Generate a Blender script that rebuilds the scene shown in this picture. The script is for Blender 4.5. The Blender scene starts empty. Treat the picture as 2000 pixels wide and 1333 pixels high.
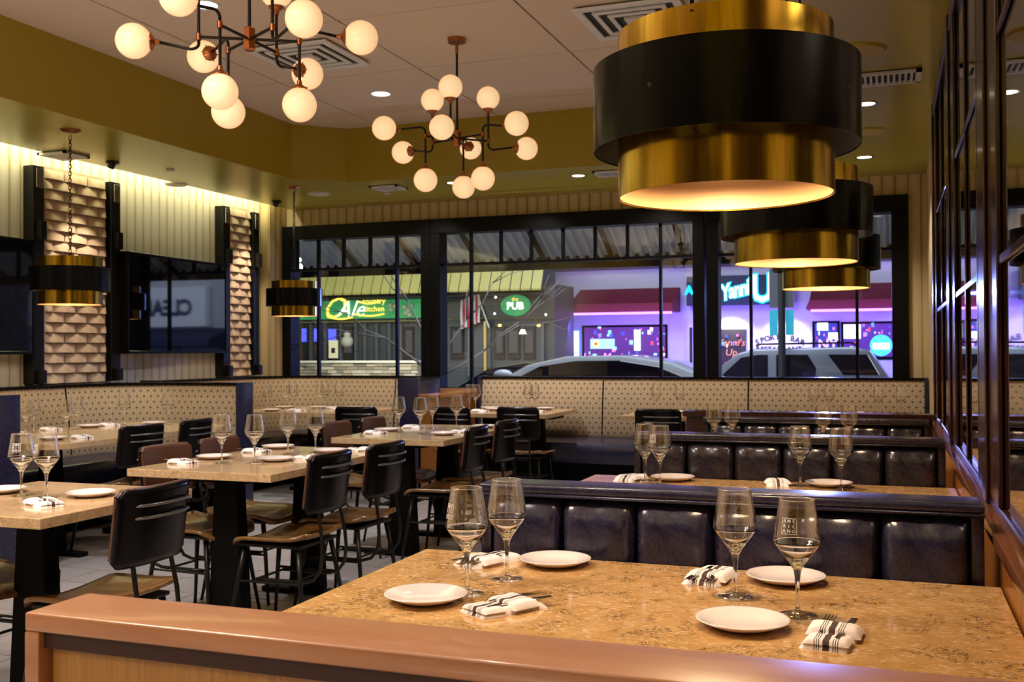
import bpy, bmesh, math, random
from mathutils import Vector, Matrix
random.seed(7)
PI = math.pi
S = bpy.context.scene
COL = S.collection

# ------------------------------------------------------------------ camera
YAW, PITCH, ROLL, FPX, EYE = 0.351086, 0.0094026, -0.0048324, 2018.0, 1.3
def cam_axes():
    cy, sy = math.cos(YAW), math.sin(YAW)
    r = Vector((cy, sy, 0)); f = Vector((-sy, cy, 0)); u = Vector((0, 0, 1))
    cp, sp = math.cos(PITCH), math.sin(PITCH)
    f2 = f*cp+u*sp; u2 = u*cp-f*sp
    cr, sr = math.cos(ROLL), math.sin(ROLL)
    return r*cr+u2*sr, u2*cr-r*sr, f2
CR, CU, CF = cam_axes()
cam = bpy.data.cameras.new('camera'); cam.sensor_width = 36; cam.lens = FPX/2000*36
cam.dof.use_dof = True; cam.dof.focus_distance = 2.45; cam.dof.aperture_fstop = 11
cam.clip_start = 0.05; cam.clip_end = 200
co = bpy.data.objects.new('camera', cam); COL.objects.link(co)
co.matrix_world = Matrix(((CR.x, CU.x, -CF.x, 0), (CR.y, CU.y, -CF.y, 0), (CR.z, CU.z, -CF.z, EYE), (0, 0, 0, 1)))
S.camera = co
def at(px, py, Y):
    """point of the plane Y = const seen at a pixel of the 2000 x 1333 photograph (used to survey the street)"""
    d = CF + CR*((px-1000)/FPX) - CU*((py-666.5)/FPX)
    return Vector((0, 0, EYE)) + d*(Y/d.y)

# ------------------------------------------------------------------ world, exposure, big lights
S.view_settings.view_transform = 'Standard'; S.view_settings.look = 'None'
S.view_settings.exposure = 0.34; S.view_settings.gamma = 1.0
S.view_settings.use_curve_mapping = False
S.cycles.use_denoising = True
S.cycles.max_bounces = 16; S.cycles.transparent_max_bounces = 24
S.cycles.diffuse_bounces = 4; S.cycles.glossy_bounces = 5; S.cycles.transmission_bounces = 14
S.cycles.caustics_reflective = False; S.cycles.caustics_refractive = False
S.cycles.sample_clamp_indirect = 4.0
W = bpy.data.worlds.new('night'); S.world = W; W.use_nodes = True
W.node_tree.nodes['Background'].inputs[0].default_value = (0.05, 0.07, 0.16, 1)
W.node_tree.nodes['Background'].inputs[1].default_value = 0.35

def area(name, loc, aim, sx, sy, power, col, spread=180):
    l = bpy.data.lights.new(name, 'AREA'); l.shape = 'RECTANGLE'; l.size = sx; l.size_y = sy
    l.energy = power; l.color = col; l.spread = math.radians(spread)
    o = bpy.data.objects.new(name, l); COL.objects.link(o); o.location = loc
    o.rotation_euler = Vector(aim).to_track_quat('-Z', 'Y').to_euler(); return o
def spot(name, loc, aim, power, col, ang=100, blend=0.6, rad=0.04):
    l = bpy.data.lights.new(name, 'SPOT'); l.energy = power; l.color = col
    l.spot_size = math.radians(ang); l.spot_blend = blend; l.shadow_soft_size = rad
    o = bpy.data.objects.new(name, l); COL.objects.link(o); o.location = loc
    o.rotation_euler = Vector(aim).to_track_quat('-Z', 'Y').to_euler(); return o
WARM = (1.0, 0.74, 0.46); NEUT = (1.0, 0.86, 0.72); COOL = (0.86, 0.93, 1.0)
# added soft fill standing in for unseen lamps of the dining room
area('uplight_fill', (-2.8, -1.6, 0.15), (0, 0.35, 1), 5.0, 2.0, 235, (1.0, 0.80, 0.56), 110)
area('rear_ceiling_fill', (-2.2, -1.6, 3.1), (0, 0, -1), 3.0, 1.6, 60, NEUT, 130)
area('tray_fill', (-2.8, 1.9, 3.22), (0, 0, -1), 0.9, 0.9, 70, NEUT, 150)
# cove strip along the top of the left wall
area('cove_light', (-6.02, 5.9, 2.96), (0, 0, -1), 0.06, 6.6, 27, (1.0, 0.95, 0.55)).rotation_euler = (0, 0, 0)
spot('blue_rim_fill', (-1.5, 26.5, 2.6), (-0.06, -1, -0.06), 1100, (0.22, 0.30, 1.0), 70, 0.5, 0.0)  # added unseen spot that puts blue highlights on indoor edges
# violet shop-front lighting over the road
area('street_violet_a', (-6.5, 26.2, 1.95), (0, 0.9, -0.6), 7.0, 0.3, 190, (0.24, 0.12, 1.0))
area('street_violet_b', (-0.6, 26.2, 2.0), (0, 0.9, -0.6), 5.0, 0.3, 120, (0.24, 0.12, 1.0))
area('street_lamp_glow', (-7, 19, 6.5), (0.0, 0.5, -0.7), 3.0, 3.0, 420, (0.80, 0.85, 1.0))
area('street_green_glow', (-13.5, 20, 3.6), (0, 0.8, 0.1), 5.0, 0.6, 75, (0.95, 1.0, 0.55))
area('near_kerb_fill', (-3.0, 13.6, 5.5), (0, 0.25, -1), 7.0, 1.0, 300, (0.75, 0.85, 1.0))  # added fill that brightens the white parked car
area('street_cleaner_glow', (8, 22, 4.5), (0, 1, -0.3), 6.0, 1.0, 500, (0.70, 0.80, 1.0))

# ------------------------------------------------------------------ mesh builder
class MB:
    def __init__(s): s.v = []; s.f = []
    def add(s, vs, fs):
        b = len(s.v); s.v += [tuple(v) for v in vs]; s.f += [tuple(i+b for i in f) for f in fs]; return s
    def box(s, x0, y0, z0, x1, y1, z1):
        return s.add([(x0,y0,z0),(x1,y0,z0),(x1,y1,z0),(x0,y1,z0),(x0,y0,z1),(x1,y0,z1),(x1,y1,z1),(x0,y1,z1)],
                     [(3,2,1,0),(4,5,6,7),(0,1,5,4),(1,2,6,5),(2,3,7,6),(3,0,4,7)])
    def hexa(s, p):
        return s.add(p, [(3,2,1,0),(4,5,6,7),(0,1,5,4),(1,2,6,5),(2,3,7,6),(3,0,4,7)])
    def cyl(s, a, b, r, n=12, r2=None, cap=True):
        a, b = Vector(a), Vector(b); r2 = r if r2 is None else r2
        d = (b-a).normalized(); t = Vector((1,0,0)) if abs(d.x) < 0.9 else Vector((0,1,0))
        u = d.cross(t).normalized(); w = d.cross(u)
        vs = [a+(u*math.cos(2*PI*i/n)+w*math.sin(2*PI*i/n))*r for i in range(n)]
        vs += [b+(u*math.cos(2*PI*i/n)+w*math.sin(2*PI*i/n))*r2 for i in range(n)]
        fs = [(i, i+n, (i+1) % n+n, (i+1) % n) for i in range(n)]
        if cap: fs += [tuple(range(n)), tuple(range(2*n-1, n-1, -1))]
        return s.add(vs, fs)
    def tube(s, pts, r, n=8, closed=False):
        pts = [Vector(p) for p in pts]; m = len(pts); vs = []; up = None
        for i, p in enumerate(pts):
            a = pts[(i-1) % m] if (i > 0 or closed) else p
            b = pts[(i+1) % m] if (i < m-1 or closed) else p
            d = (b-a).normalized()
            if up is None:
                t = Vector((0,0,1)) if abs(d.z) < 0.9 else Vector((1,0,0)); up = (t-d*t.dot(d)).normalized()
            else:
                up = up-d*up.dot(d)
                up = up.normalized() if up.length > 1e-6 else Vector((1,0,0))
            w = d.cross(up); rr = r[i] if isinstance(r, (list, tuple)) else r
            vs += [p+(up*math.cos(2*PI*k/n)+w*math.sin(2*PI*k/n))*rr for k in range(n)]
        fs = []
        for i in range(m if closed else m-1):
            j = (i+1) % m
            fs += [(i*n+k, i*n+(k+1) % n, j*n+(k+1) % n, j*n+k) for k in range(n)]
        if not closed: fs += [tuple(range(n-1, -1, -1)), tuple(range((m-1)*n, m*n))]
        return s.add(vs, fs)
    def lathe(s, prof, n=24, c=(0,0,0)):
        vs = []; m = len(prof)
        for r, z in prof:
            vs += [(c[0]+r*math.cos(2*PI*k/n), c[1]+r*math.sin(2*PI*k/n), c[2]+z) for k in range(n)]
        fs = [(i*n+k, i*n+(k+1) % n, (i+1)*n+(k+1) % n, (i+1)*n+k) for i in range(m-1) for k in range(n)]
        return s.add(vs, fs)
    def sphere(s, c, r, n=24, m=14, sz=1.0):
        return s.lathe([(max(1e-4, r*math.sin(PI*i/m)), -r*math.cos(PI*i/m)*sz) for i in range(m+1)], n, c)
    def sweep(s, path, prof, cap=True):
        """prof: list of (offset to the left of travel, z)"""
        m = len(prof); vs = []
        for i, p in enumerate(path):
            a = Vector(path[max(0, i-1)]); b = Vector(path[min(len(path)-1, i+1)])
            d = (b-a).normalized(); nrm = Vector((-d.y, d.x))
            vs += [(p[0]+nrm.x*o, p[1]+nrm.y*o, z) for o, z in prof]
        fs = [(i*m+k, i*m+(k+1) % m, (i+1)*m+(k+1) % m, (i+1)*m+k) for i in range(len(path)-1) for k in range(m)]
        if cap: fs += [tuple(range(m-1, -1, -1)), tuple(range((len(path)-1)*m, len(path)*m))]
        return s.add(vs, fs)
    def grid(s, fn, nu, nv, thick=None):
        top = [fn(i/nu, j/nv) for j in range(nv+1) for i in range(nu+1)]; k = nu+1
        q = [(j*k+i, j*k+i+1, (j+1)*k+i+1, (j+1)*k+i) for j in range(nv) for i in range(nu)]
        if thick is None: return s.add(top, q)
        t = Vector(thick); n0 = len(top); bot = [tuple(Vector(p)+t) for p in top]
        fs = q+[tuple(n0+x for x in reversed(f)) for f in q]
        ring = [i for i in range(k)]+[j*k+nu for j in range(1, nv+1)]+[nv*k+i for i in range(nu-1, -1, -1)]+[j*k for j in range(nv-1, 0, -1)]
        for a, b in zip(ring, ring[1:]+ring[:1]): fs.append((b, a, a+n0, b+n0))
        return s.add(top+bot, fs)
    def mesh(s, name, mat, smooth=False, bevel=0, seg=2, uv=True, sub=0):
        me = bpy.data.meshes.new(name); me.from_pydata(s.v, [], s.f); me.update()
        bm = bmesh.new(); bm.from_mesh(me)
        bmesh.ops.recalc_face_normals(bm, faces=bm.faces)
        if bevel:
            es = [e for e in bm.edges if len(e.link_faces) == 2 and e.calc_face_angle(0) > 0.6]
            bmesh.ops.bevel(bm, geom=es, offset=bevel, segments=seg, affect='EDGES', profile=0.6, clamp_overlap=True)
        if uv:
            L = bm.loops.layers.uv.new('UVMap')
            for f in bm.faces:
                n = f.normal
                for l in f.loops:
                    c = l.vert.co
                    if abs(n.z) > 0.75: l[L].uv = (c.x, c.y)
                    elif abs(n.x) > abs(n.y): l[L].uv = (c.y, c.z)
                    else: l[L].uv = (c.x, c.z)
        bm.to_mesh(me); bm.free()
        if mat is not None: me.materials.append(mat)
        if smooth:
            me.polygons.foreach_set('use_smooth', [True]*len(me.polygons))
            if smooth != 'all': me.set_sharp_from_angle(angle=math.radians(38))
        return me
    def build(s, name, mat, parent=None, loc=None, rz=0, **k):
        return inst(name, s.mesh(name, mat, **k), parent, loc, rz)
def inst(name, me, parent=None, loc=None, rz=0):
    o = bpy.data.objects.new(name, me); COL.objects.link(o)
    if parent is not None: o.parent = parent
    if loc is not None: o.location = loc
    if rz: o.rotation_euler.z = rz
    return o
def tag(o, label=None, cat=None, group=None, kind=None):
    if label: o['label'] = label
    if cat: o['category'] = cat
    if group: o['group'] = group
    if kind: o['kind'] = kind
    return o
def empty(name, loc=(0,0,0), rz=0, label=None, cat=None, group=None, kind=None):
    o = bpy.data.objects.new(name, None); COL.objects.link(o); o.location = loc; o.rotation_euler.z = rz
    o.empty_display_size = 0.05
    return tag(o, label, cat, group, kind)
def copy_tree(o, parent=None):
    c = o.copy(); COL.objects.link(c); c.parent = parent
    for ch in KIDS(o): copy_tree(ch, c)
    return c
def KIDS(o): return [x for x in list(o.children)]
class Proto:
    """first use returns the thing itself, later uses a copy of it and its parts"""
    def __init__(s, root): s.root = root; s.used = False
    def put(s, loc, rz=0, label=None, group=None, scale=None):
        o = copy_tree(s.root) if s.used else s.root
        s.used = True; o.location = loc; o.rotation_euler = (0, 0, rz)
        if scale: o.scale = (scale,)*3
        if label: o['label'] = label
        if group: o['group'] = group
        return o
def text_mesh(body, size, extrude=0.002, shear=0.0, bold=0.0, align='CENTER', space=1.0, res=2):
    c = bpy.data.curves.new('lettering', 'FONT'); c.body = body; c.size = size; c.extrude = extrude
    c.shear = shear; c.offset = bold; c.align_x = align; c.align_y = 'CENTER'; c.space_character = space; c.resolution_u = res
    o = bpy.data.objects.new('lettering_source', c); COL.objects.link(o)
    dg = bpy.context.evaluated_depsgraph_get()
    me = bpy.data.meshes.new_from_object(o.evaluated_get(dg)); bpy.data.objects.remove(o)
    return me
def sign_text(name, body, size, mat, loc, parent=None, rot=(PI/2, 0, 0), **k):
    me = text_mesh(body, size, **k); me.materials.clear(); me.materials.append(mat)
    o = inst(name, me, parent); o.location = loc; o.rotation_euler = rot; return o

# ------------------------------------------------------------------ materials
def mat(name, col=(0.5,0.5,0.5), rough=0.5, metal=0.0, spec=0.5, coat=0.0, emit=None, es=1.0):
    m = bpy.data.materials.new(name); m.use_nodes = True
    b = m.node_tree.nodes['Principled BSDF']
    b.inputs['Base Color'].default_value = (*col, 1); b.inputs['Roughness'].default_value = rough
    b.inputs['Metallic'].default_value = metal; b.inputs['Specular IOR Level'].default_value = spec
    b.inputs['Coat Weight'].default_value = coat; b.inputs['Coat Roughness'].default_value = 0.08
    if emit: b.inputs['Emission Color'].default_value = (*emit, 1); b.inputs['Emission Strength'].default_value = es
    return m
def N(m, t, **k):
    n = m.node_tree.nodes.new(t)
    for a, v in k.items(): setattr(n, a, v)
    return n
def LK(m, a, b): m.node_tree.links.new(a, b)
def B(m): return m.node_tree.nodes['Principled BSDF']
def coords(m, kind='Object', scale=(1,1,1), loc=(0,0,0)):
    t = N(m, 'ShaderNodeTexCoord'); mp = N(m, 'ShaderNodeMapping')
    mp.inputs['Scale'].default_value = scale; mp.inputs['Location'].default_value = loc
    LK(m, t.outputs[kind], mp.inputs['Vector']); return mp.outputs['Vector']
def ramp(m, fac, stops, interp='LINEAR'):
    r = N(m, 'ShaderNodeValToRGB'); cr = r.color_ramp; cr.interpolation = interp
    while len(cr.elements) > 1: cr.elements.remove(cr.elements[-1])
    cr.elements[0].position = stops[0][0]; cr.elements[0].color = (*stops[0][1], 1)
    for p, c in stops[1:]:
        e = cr.elements.new(p); e.color = (*c, 1)
    LK(m, fac, r.inputs['Fac']); return r.outputs['Color']
def noise(m, vec, scale, detail=3, rough=0.5, dist=0.0):
    n = N(m, 'ShaderNodeTexNoise'); n.inputs['Scale'].default_value = scale; n.inputs['Detail'].default_value = detail
    n.inputs['Roughness'].default_value = rough; n.inputs['Distortion'].default_value = dist
    LK(m, vec, n.inputs['Vector']); return n.outputs['Fac']
def math_(m, op, a, b=None, c=None):
    n = N(m, 'ShaderNodeMath', operation=op)
    for i, x in enumerate((a, b, c)):
        if x is None: continue
        if isinstance(x, (int, float)): n.inputs[i].default_value = x
        else: LK(m, x, n.inputs[i])
    return n.outputs[0]
def mix(m, fac, a, b):
    n = N(m, 'ShaderNodeMix', data_type='RGBA')
    if isinstance(fac, (int, float)): n.inputs[0].default_value = fac
    else: LK(m, fac, n.inputs[0])
    for i, x in ((6, a), (7, b)):
        if isinstance(x, tuple): n.inputs[i].default_value = (*x, 1)
        else: LK(m, x, n.inputs[i])
    return n.outputs[2]
def bump(m, h, strength=0.2, dist=0.01):
    n = N(m, 'ShaderNodeBump'); n.inputs['Strength'].default_value = strength; n.inputs['Distance'].default_value = dist
    LK(m, h, n.inputs['Height']); LK(m, n.outputs['Normal'], B(m).inputs['Normal'])
def sepxyz(m, vec):
    n = N(m, 'ShaderNodeSeparateXYZ'); LK(m, vec, n.inputs[0]); return n.outputs

def wood(name, c1, c2, rough=0.3, scale=(1.2, 1.2, 14), coat=0.3):
    m = mat(name, c1, rough, coat=coat); v = coords(m, 'Object', scale)
    f = noise(m, v, 2.2, 6, 0.62, 0.6); LK(m, ramp(m, f, [(0.3, c1), (0.7, c2)]), B(m).inputs['Base Color'])
    bump(m, f, 0.06, 0.003); return m
M = {}
M['rail'] = wood('stained cherry rail', (0.40, 0.17, 0.085), (0.52, 0.25, 0.135), 0.30, (1.2, 14, 14), 0.35)
M['sillwood'] = wood('polished sill', (0.13, 0.045, 0.022), (0.20, 0.075, 0.035), 0.16, (14, 1.2, 14), 0.5)
M['veneer'] = wood('straight grain teak veneer', (0.34, 0.15, 0.03), (0.50, 0.26, 0.07), 0.35, (60, 60, 1.0), 0.1)
M['wainscot'] = wood('amber wood wainscot', (0.22, 0.075, 0.014), (0.32, 0.115, 0.022), 0.3, (14, 14, 1.5), 0.2)
M['shadowbrown'] = mat('shadow strip and wall brown', (0.035, 0.008, 0.005), 0.5)  # painted shade under the half wall cap; rear wall shares the colour
M['cherry'] = wood('mahogany frame', (0.018, 0.005, 0.003), (0.042, 0.011, 0.006), 0.22, (10, 10, 1.2), 0.12)
M['seatwood'] = wood('worn plywood seat', (0.10, 0.045, 0.014), (0.25, 0.125, 0.038), 0.24, (9, 2.4, 5), 0.3)
M['black'] = mat('black steel', (0.006, 0.0055, 0.0055), 0.34, 0.0, 0.3)
M['blackmatte'] = mat('black painted', (0.003, 0.003, 0.003), 0.6, 0, 0.08)
M['shell'] = mat('black enamel shell', (0.004, 0.003, 0.004), 0.22, 0.0, 0.2, 0.0)
M['louver'] = mat('slot light steel', (0.22, 0.21, 0.21), 0.28, 0.9)  # pale metal stands in for light showing through the back slots
M['pad'] = mat('brown leather pad', (0.085, 0.032, 0.018), 0.36, 0, 0.5)
M['canopy'] = mat('copper', (0.42, 0.15, 0.06), 0.3, 1.0)
M['rod'] = mat('blackened rod', (0.012, 0.009, 0.008), 0.35, 0.5)
M['steel'] = mat('polished cutlery steel', (0.55, 0.50, 0.46), 0.16, 1.0)
M['white'] = mat('white paint', (0.60, 0.56, 0.50), 0.5)
M['grille'] = mat('white grille', (0.72, 0.72, 0.74), 0.35)
M['frameblack'] = mat('black window frame', (0.003, 0.003, 0.004), 0.4, 0, 0.15)
M['dark'] = mat('dark void', (0.02, 0.018, 0.015), 0.7)
M['navyplain'] = mat('navy vinyl', (0.006, 0.008, 0.028), 0.3)
M['chrome'] = mat('dark bolt', (0.35, 0.33, 0.33), 0.25, 1.0)
M['ceil'] = mat('ceiling panel', (0.68, 0.56, 0.47), 0.7)
M['ceilgap'] = mat('ceiling joint', (0.10, 0.065, 0.02), 0.8)
# olive lacquered soffit
m = M['olive'] = mat('olive paint', (0.42, 0.36, 0.045), 0.20, spec=0.55)
B(m).inputs['Roughness'].default_value = 0.24
m = M['olive2'] = mat('olive fascia paint', (0.38, 0.285, 0.02), 0.42)
# globe glass
m = M['globe'] = mat('opal glass', (0.8, 0.7, 0.5), 0.15, emit=(1.0, 0.70, 0.36), es=0.58)
lw = N(m, 'ShaderNodeLayerWeight'); lw.inputs['Blend'].default_value = 0.35
LK(m, mix(m, lw.outputs['Facing'], (1.0, 0.74, 0.40), (0.95, 0.40, 0.16)), B(m).inputs['Emission Color'])
M['lamp'] = mat('lit lens', (1,1,1), 0.3, emit=(0.80, 0.92, 1.0), es=3.0)
M['lampwarm'] = mat('lit warm lens', (1,1,1), 0.3, emit=(1.0, 0.80, 0.55), es=2.6)
# brass: contrast of reflections is painted in as dark and bright streaks
def brass(name, c1, c2, r0, r1):
    m = mat(name, c1, 0.25, 1.0); v = coords(m, 'Object', (22, 22, 0.35))
    f = noise(m, v, 2.0, 4, 0.6); v2 = coords(m, 'Object', (3.5, 3.5, 0.3)); g = noise(m, v2, 2.6, 5, 0.7)
    LK(m, ramp(m, g, [(0.35, c1), (0.65, c2)]), B(m).inputs['Base Color'])
    LK(m, math_(m, 'MULTIPLY_ADD', f, r1-r0, r0), B(m).inputs['Roughness']); bump(m, f, 0.10, 0.002); return m
M['brass'] = brass('brushed brass', (0.26, 0.155, 0.012), (0.68, 0.44, 0.06), 0.10, 0.30)
M['blackband'] = brass('blackened band', (0.003, 0.003, 0.003), (0.005, 0.0045, 0.005), 0.12, 0.30)
B(M['blackband']).inputs['Metallic'].default_value = 0.0; B(M['blackband']).inputs['Specular IOR Level'].default_value = 0.13
M['liner'] = mat('pale gold liner', (0.50, 0.30, 0.14), 0.42, 0.25)
M['bandliner'] = mat('white band liner', (0.30, 0.27, 0.27), 0.5)
M['bulb'] = mat('warm bulb', (1,1,1), 0.4, emit=(1.0, 0.72, 0.40), es=6.0)
# tufted leather
def leather(name, c1, c2, rough):
    m = mat(name, c1, rough, spec=0.5); v = coords(m)
    f = noise(m, v, 7, 6, 0.7, 1.2)
    cr = ramp(m, noise(m, v, 16, 8, 0.75, 2.6), [(0.46, (0,0,0)), (0.50, (1,1,1)), (0.54, (0,0,0))])
    a = ramp(m, f, [(0.35, c1), (0.7, c2)])
    LK(m, mix(m, math_(m, 'MULTIPLY', cr, 0.12), a, (0.16, 0.15, 0.22)), B(m).inputs['Base Color'])
    bump(m, f, 0.14, 0.006); LK(m, math_(m, 'MULTIPLY_ADD', f, 0.16, rough-0.08), B(m).inputs['Roughness']); return m
M['navy'] = leather('glossy aubergine navy leather', (0.010, 0.008, 0.014), (0.020, 0.015, 0.022), 0.22)
M['navyblue'] = leather('glossy navy leather', (0.009, 0.009, 0.032), (0.016, 0.015, 0.046), 0.24)
# patterned bench fabric
def fabric():
    m = mat('lattice woven fabric', (0.4,0.3,0.2), 0.75); v = coords(m, 'UV'); X = sepxyz(m, v)
    P = 0.060
    def dots(ox, oy, r):
        a = math_(m, 'SUBTRACT', math_(m, 'FRACT', math_(m, 'ADD', math_(m, 'DIVIDE', X[0], P), ox)), 0.5)
        b = math_(m, 'SUBTRACT', math_(m, 'FRACT', math_(m, 'ADD', math_(m, 'DIVIDE', X[1], P*1.5), oy)), 0.5)
        b = math_(m, 'MULTIPLY', b, 1.5)
        d = math_(m, 'SQRT', math_(m, 'ADD', math_(m, 'MULTIPLY', a, a), math_(m, 'MULTIPLY', b, b)))
        return math_(m, 'LESS_THAN', d, r)
    d = math_(m, 'MAXIMUM', dots(0, 0, 0.125), dots(0.5, 0.5, 0.125))
    def lines(sg):
        a = math_(m, 'ADD', math_(m, 'DIVIDE', X[0], P*0.5), math_(m, 'MULTIPLY', math_(m, 'DIVIDE', X[1], P*0.75), sg))
        return math_(m, 'LESS_THAN', math_(m, 'ABSOLUTE', math_(m, 'SUBTRACT', math_(m, 'FRACT', a), 0.5)), 0.10)
    l = math_(m, 'MAXIMUM', lines(1.0), lines(-1.0))
    base = mix(m, math_(m, 'MULTIPLY', l, 0.55), (0.50, 0.38, 0.25), (0.16, 0.11, 0.06))
    LK(m, mix(m, d, base, (0.030, 0.035, 0.045)), B(m).inputs['Base Color']); return m
M['fabric'] = fabric()
# striped wallpaper
def paper(name, base, line):
    m = mat(name, base, 0.55); v = coords(m, 'UV'); X = sepxyz(m, v)
    nz = noise(m, coords(m, 'UV', (3, 1.2, 1)), 3, 3)
    u = math_(m, 'ADD', math_(m, 'DIVIDE', X[0], 0.105), math_(m, 'MULTIPLY', nz, 0.12))
    cell = math_(m, 'FLOOR', u)
    fr = math_(m, 'ABSOLUTE', math_(m, 'SUBTRACT', math_(m, 'FRACT', u), 0.5))
    brk = noise(m, coords(m, 'UV', (9.5, 2.2, 1)), 1.0, 1)
    wdt = math_(m, 'MULTIPLY_ADD', brk, 0.16, 0.0)
    a = math_(m, 'LESS_THAN', fr, wdt)
    soft = math_(m, 'SUBTRACT', 1.0, math_(m, 'MULTIPLY', fr, 2.0))
    b = mix(m, math_(m, 'MULTIPLY', soft, 0.30), base, line)
    LK(m, mix(m, math_(m, 'MULTIPLY', a, 0.8), b, line), B(m).inputs['Base Color']); return m
M['paper'] = paper('bamboo stripe paper', (0.74, 0.60, 0.36), (0.34, 0.23, 0.05))
M['paperwhite'] = paper('pale bamboo stripe paper', (0.72, 0.69, 0.64), (0.40, 0.35, 0.14))
M['stone'] = mat('carved stone block', (0.55, 0.42, 0.30), 0.7)
m = M['stone']; f = noise(m, coords(m), 9, 5); LK(m, ramp(m, f, [(0.3, (0.46, 0.33, 0.23)), (0.7, (0.64, 0.50, 0.38))]), B(m).inputs['Base Color']); bump(m, f, 0.25, 0.01)
# quartz tabletops
def quartz(name, c1, c2, vein, rough, sc):
    m = mat(name, c1, rough, spec=0.5, coat=0.25); v = coords(m)
    f = noise(m, v, 26*sc, 5, 0.6)
    base = ramp(m, f, [(0.3, c1), (0.72, c2)])
    wv = noise(m, v, 15*sc, 5, 0.70, 2.4)
    thin = ramp(m, wv, [(0.470, (0,0,0)), (0.488, (1,1,1)), (0.502, (1,1,1)), (0.520, (0,0,0))])
    msk = ramp(m, noise(m, v, 9*sc, 3, 0.6, 0.4), [(0.50, (0,0,0)), (0.58, (1,1,1))])
    vf = math_(m, 'MULTIPLY', thin, msk)
    a = mix(m, math_(m, 'MULTIPLY', vf, 0.95), base, vein)
    fl = ramp(m, noise(m, coords(m, 'Object', (1, 2.4, 2)), 70*sc, 2, 0.5), [(0.60, (0,0,0)), (0.64, (1,1,1))])
    LK(m, mix(m, math_(m, 'MULTIPLY', fl, 0.55), a, (0.80, 0.62, 0.45)), B(m).inputs['Base Color']); return m
M['quartz'] = quartz('veined tan quartz', (0.42, 0.225, 0.072), (0.58, 0.345, 0.14), (0.030, 0.016, 0.008), 0.13, 1.0)
M['quartzpale'] = quartz('pale tan quartz', (0.47, 0.30, 0.155), (0.58, 0.40, 0.23), (0.22, 0.15, 0.08), 0.14, 1.4)
# plates, cloth
M['china'] = mat('white china', (0.78, 0.68, 0.66), 0.12, coat=0.4)
def cloth():
    m = mat('striped white linen', (0.78, 0.70, 0.68), 0.8); v = coords(m); X = sepxyz(m, v)
    def band(c, w):
        return math_(m, 'LESS_THAN', math_(m, 'ABSOLUTE', math_(m, 'SUBTRACT', X[0], c)), w)
    s = band(0.0, 0.0058)
    for c in (-0.0125, -0.0165, -0.0205, 0.0125, 0.0165, 0.0205): s = math_(m, 'MAXIMUM', s, band(c, 0.0008))
    LK(m, mix(m, s, (0.80, 0.71, 0.70), (0.050, 0.022, 0.018)), B(m).inputs['Base Color'])
    bump(m, noise(m, v, 900, 2), 0.15, 0.0008); return m
M['cloth'] = cloth()
# floor tile
m = M['tile'] = mat('grey porcelain tile', (0.33, 0.30, 0.30), 0.28)
f = noise(m, coords(m, 'Object', (1.2, 5, 1)), 3, 6, 0.65); LK(m, ramp(m, f, [(0.3, (0.25, 0.225, 0.225)), (0.7, (0.38, 0.345, 0.345))]), B(m).inputs['Base Color'])
M['grout'] = mat('grout', (0.42, 0.39, 0.38), 0.8)
# glass
def thin_glass(name, tint=(0.97, 0.98, 0.98), base=0.035, gain=0.85, power=3.2):
    m = bpy.data.materials.new(name); m.use_nodes = True; nt = m.node_tree; nt.nodes.clear()
    out = N(m, 'ShaderNodeOutputMaterial'); tr = N(m, 'ShaderNodeBsdfTransparent'); tr.inputs[0].default_value = (*tint, 1)
    gl = N(m, 'ShaderNodeBsdfGlossy'); gl.inputs['Roughness'].default_value = 0.01; gl.inputs[0].default_value = (1, 1, 1, 1)
    lw = N(m, 'ShaderNodeLayerWeight'); lw.inputs['Blend'].default_value = 0.5
    p = math_(m, 'POWER', lw.outputs['Facing'], power)
    fac = math_(m, 'MULTIPLY_ADD', p, gain, base)
    mx = N(m, 'ShaderNodeMixShader'); LK(m, fac, mx.inputs[0]); LK(m, tr.outputs[0], mx.inputs[1]); LK(m, gl.outputs[0], mx.inputs[2])
    LK(m, mx.outputs[0], out.inputs[0]); return m
M['pane'] = thin_glass('window glass', (0.92, 0.94, 0.95), 0.085, 0.7, 4.0)
M['bowl'] = thin_glass('wine glass bowl', (0.98, 0.98, 0.98), 0.09, 1.0, 1.35)
m = M['glass'] = mat('crystal', (1, 1, 1), 0.0); B(m).inputs['Transmission Weight'].default_value = 1.0; B(m).inputs['IOR'].default_value = 1.48
M['rimglint'] = mat('painted rim highlight', (0.75, 0.75, 0.78), 0.1, 0.6)  # pale metallic tone paints in the highlight along the glass edge
M['etch'] = mat('white etched print', (0.85, 0.85, 0.85), 0.6, emit=None)
M['screen'] = mat('switched off screen', (0.003, 0.003, 0.005), 0.03, spec=1.0)
M['mirror'] = mat('mirror', (0.80, 0.80, 0.82), 0.02, 1.0)
def emi(name, c, s): return mat(name, (0,0,0), 0.5, emit=c, es=s)

# ------------------------------------------------------------------ room shell
YW, XL, XR, ZL, ZH = 9.5, -6.15, 0.30, 2.80, 3.28
FX, FY, FXR = -4.88, 8.12, -0.75           # tray fascia lines
# floor
fl = tag(MB().box(-6.4, -4.2, -0.12, 0.42, 9.62, -0.006).build('floor', M['grout'], uv=False), kind='structure')
tw, tl = 0.61, 0.305
tm = MB().box(0, 0, -0.02, tw-0.006, tl-0.006, 0.0).mesh('tile', M['tile'])
for i in range(7):
    for j in range(26):
        x = -5.35+i*tw+(0.3 if j % 2 else 0); y = 1.3+j*tl
        if x > -1.25 or y > 8.6: continue
        inst('tile', tm, fl, (x, y, 0))
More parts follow.
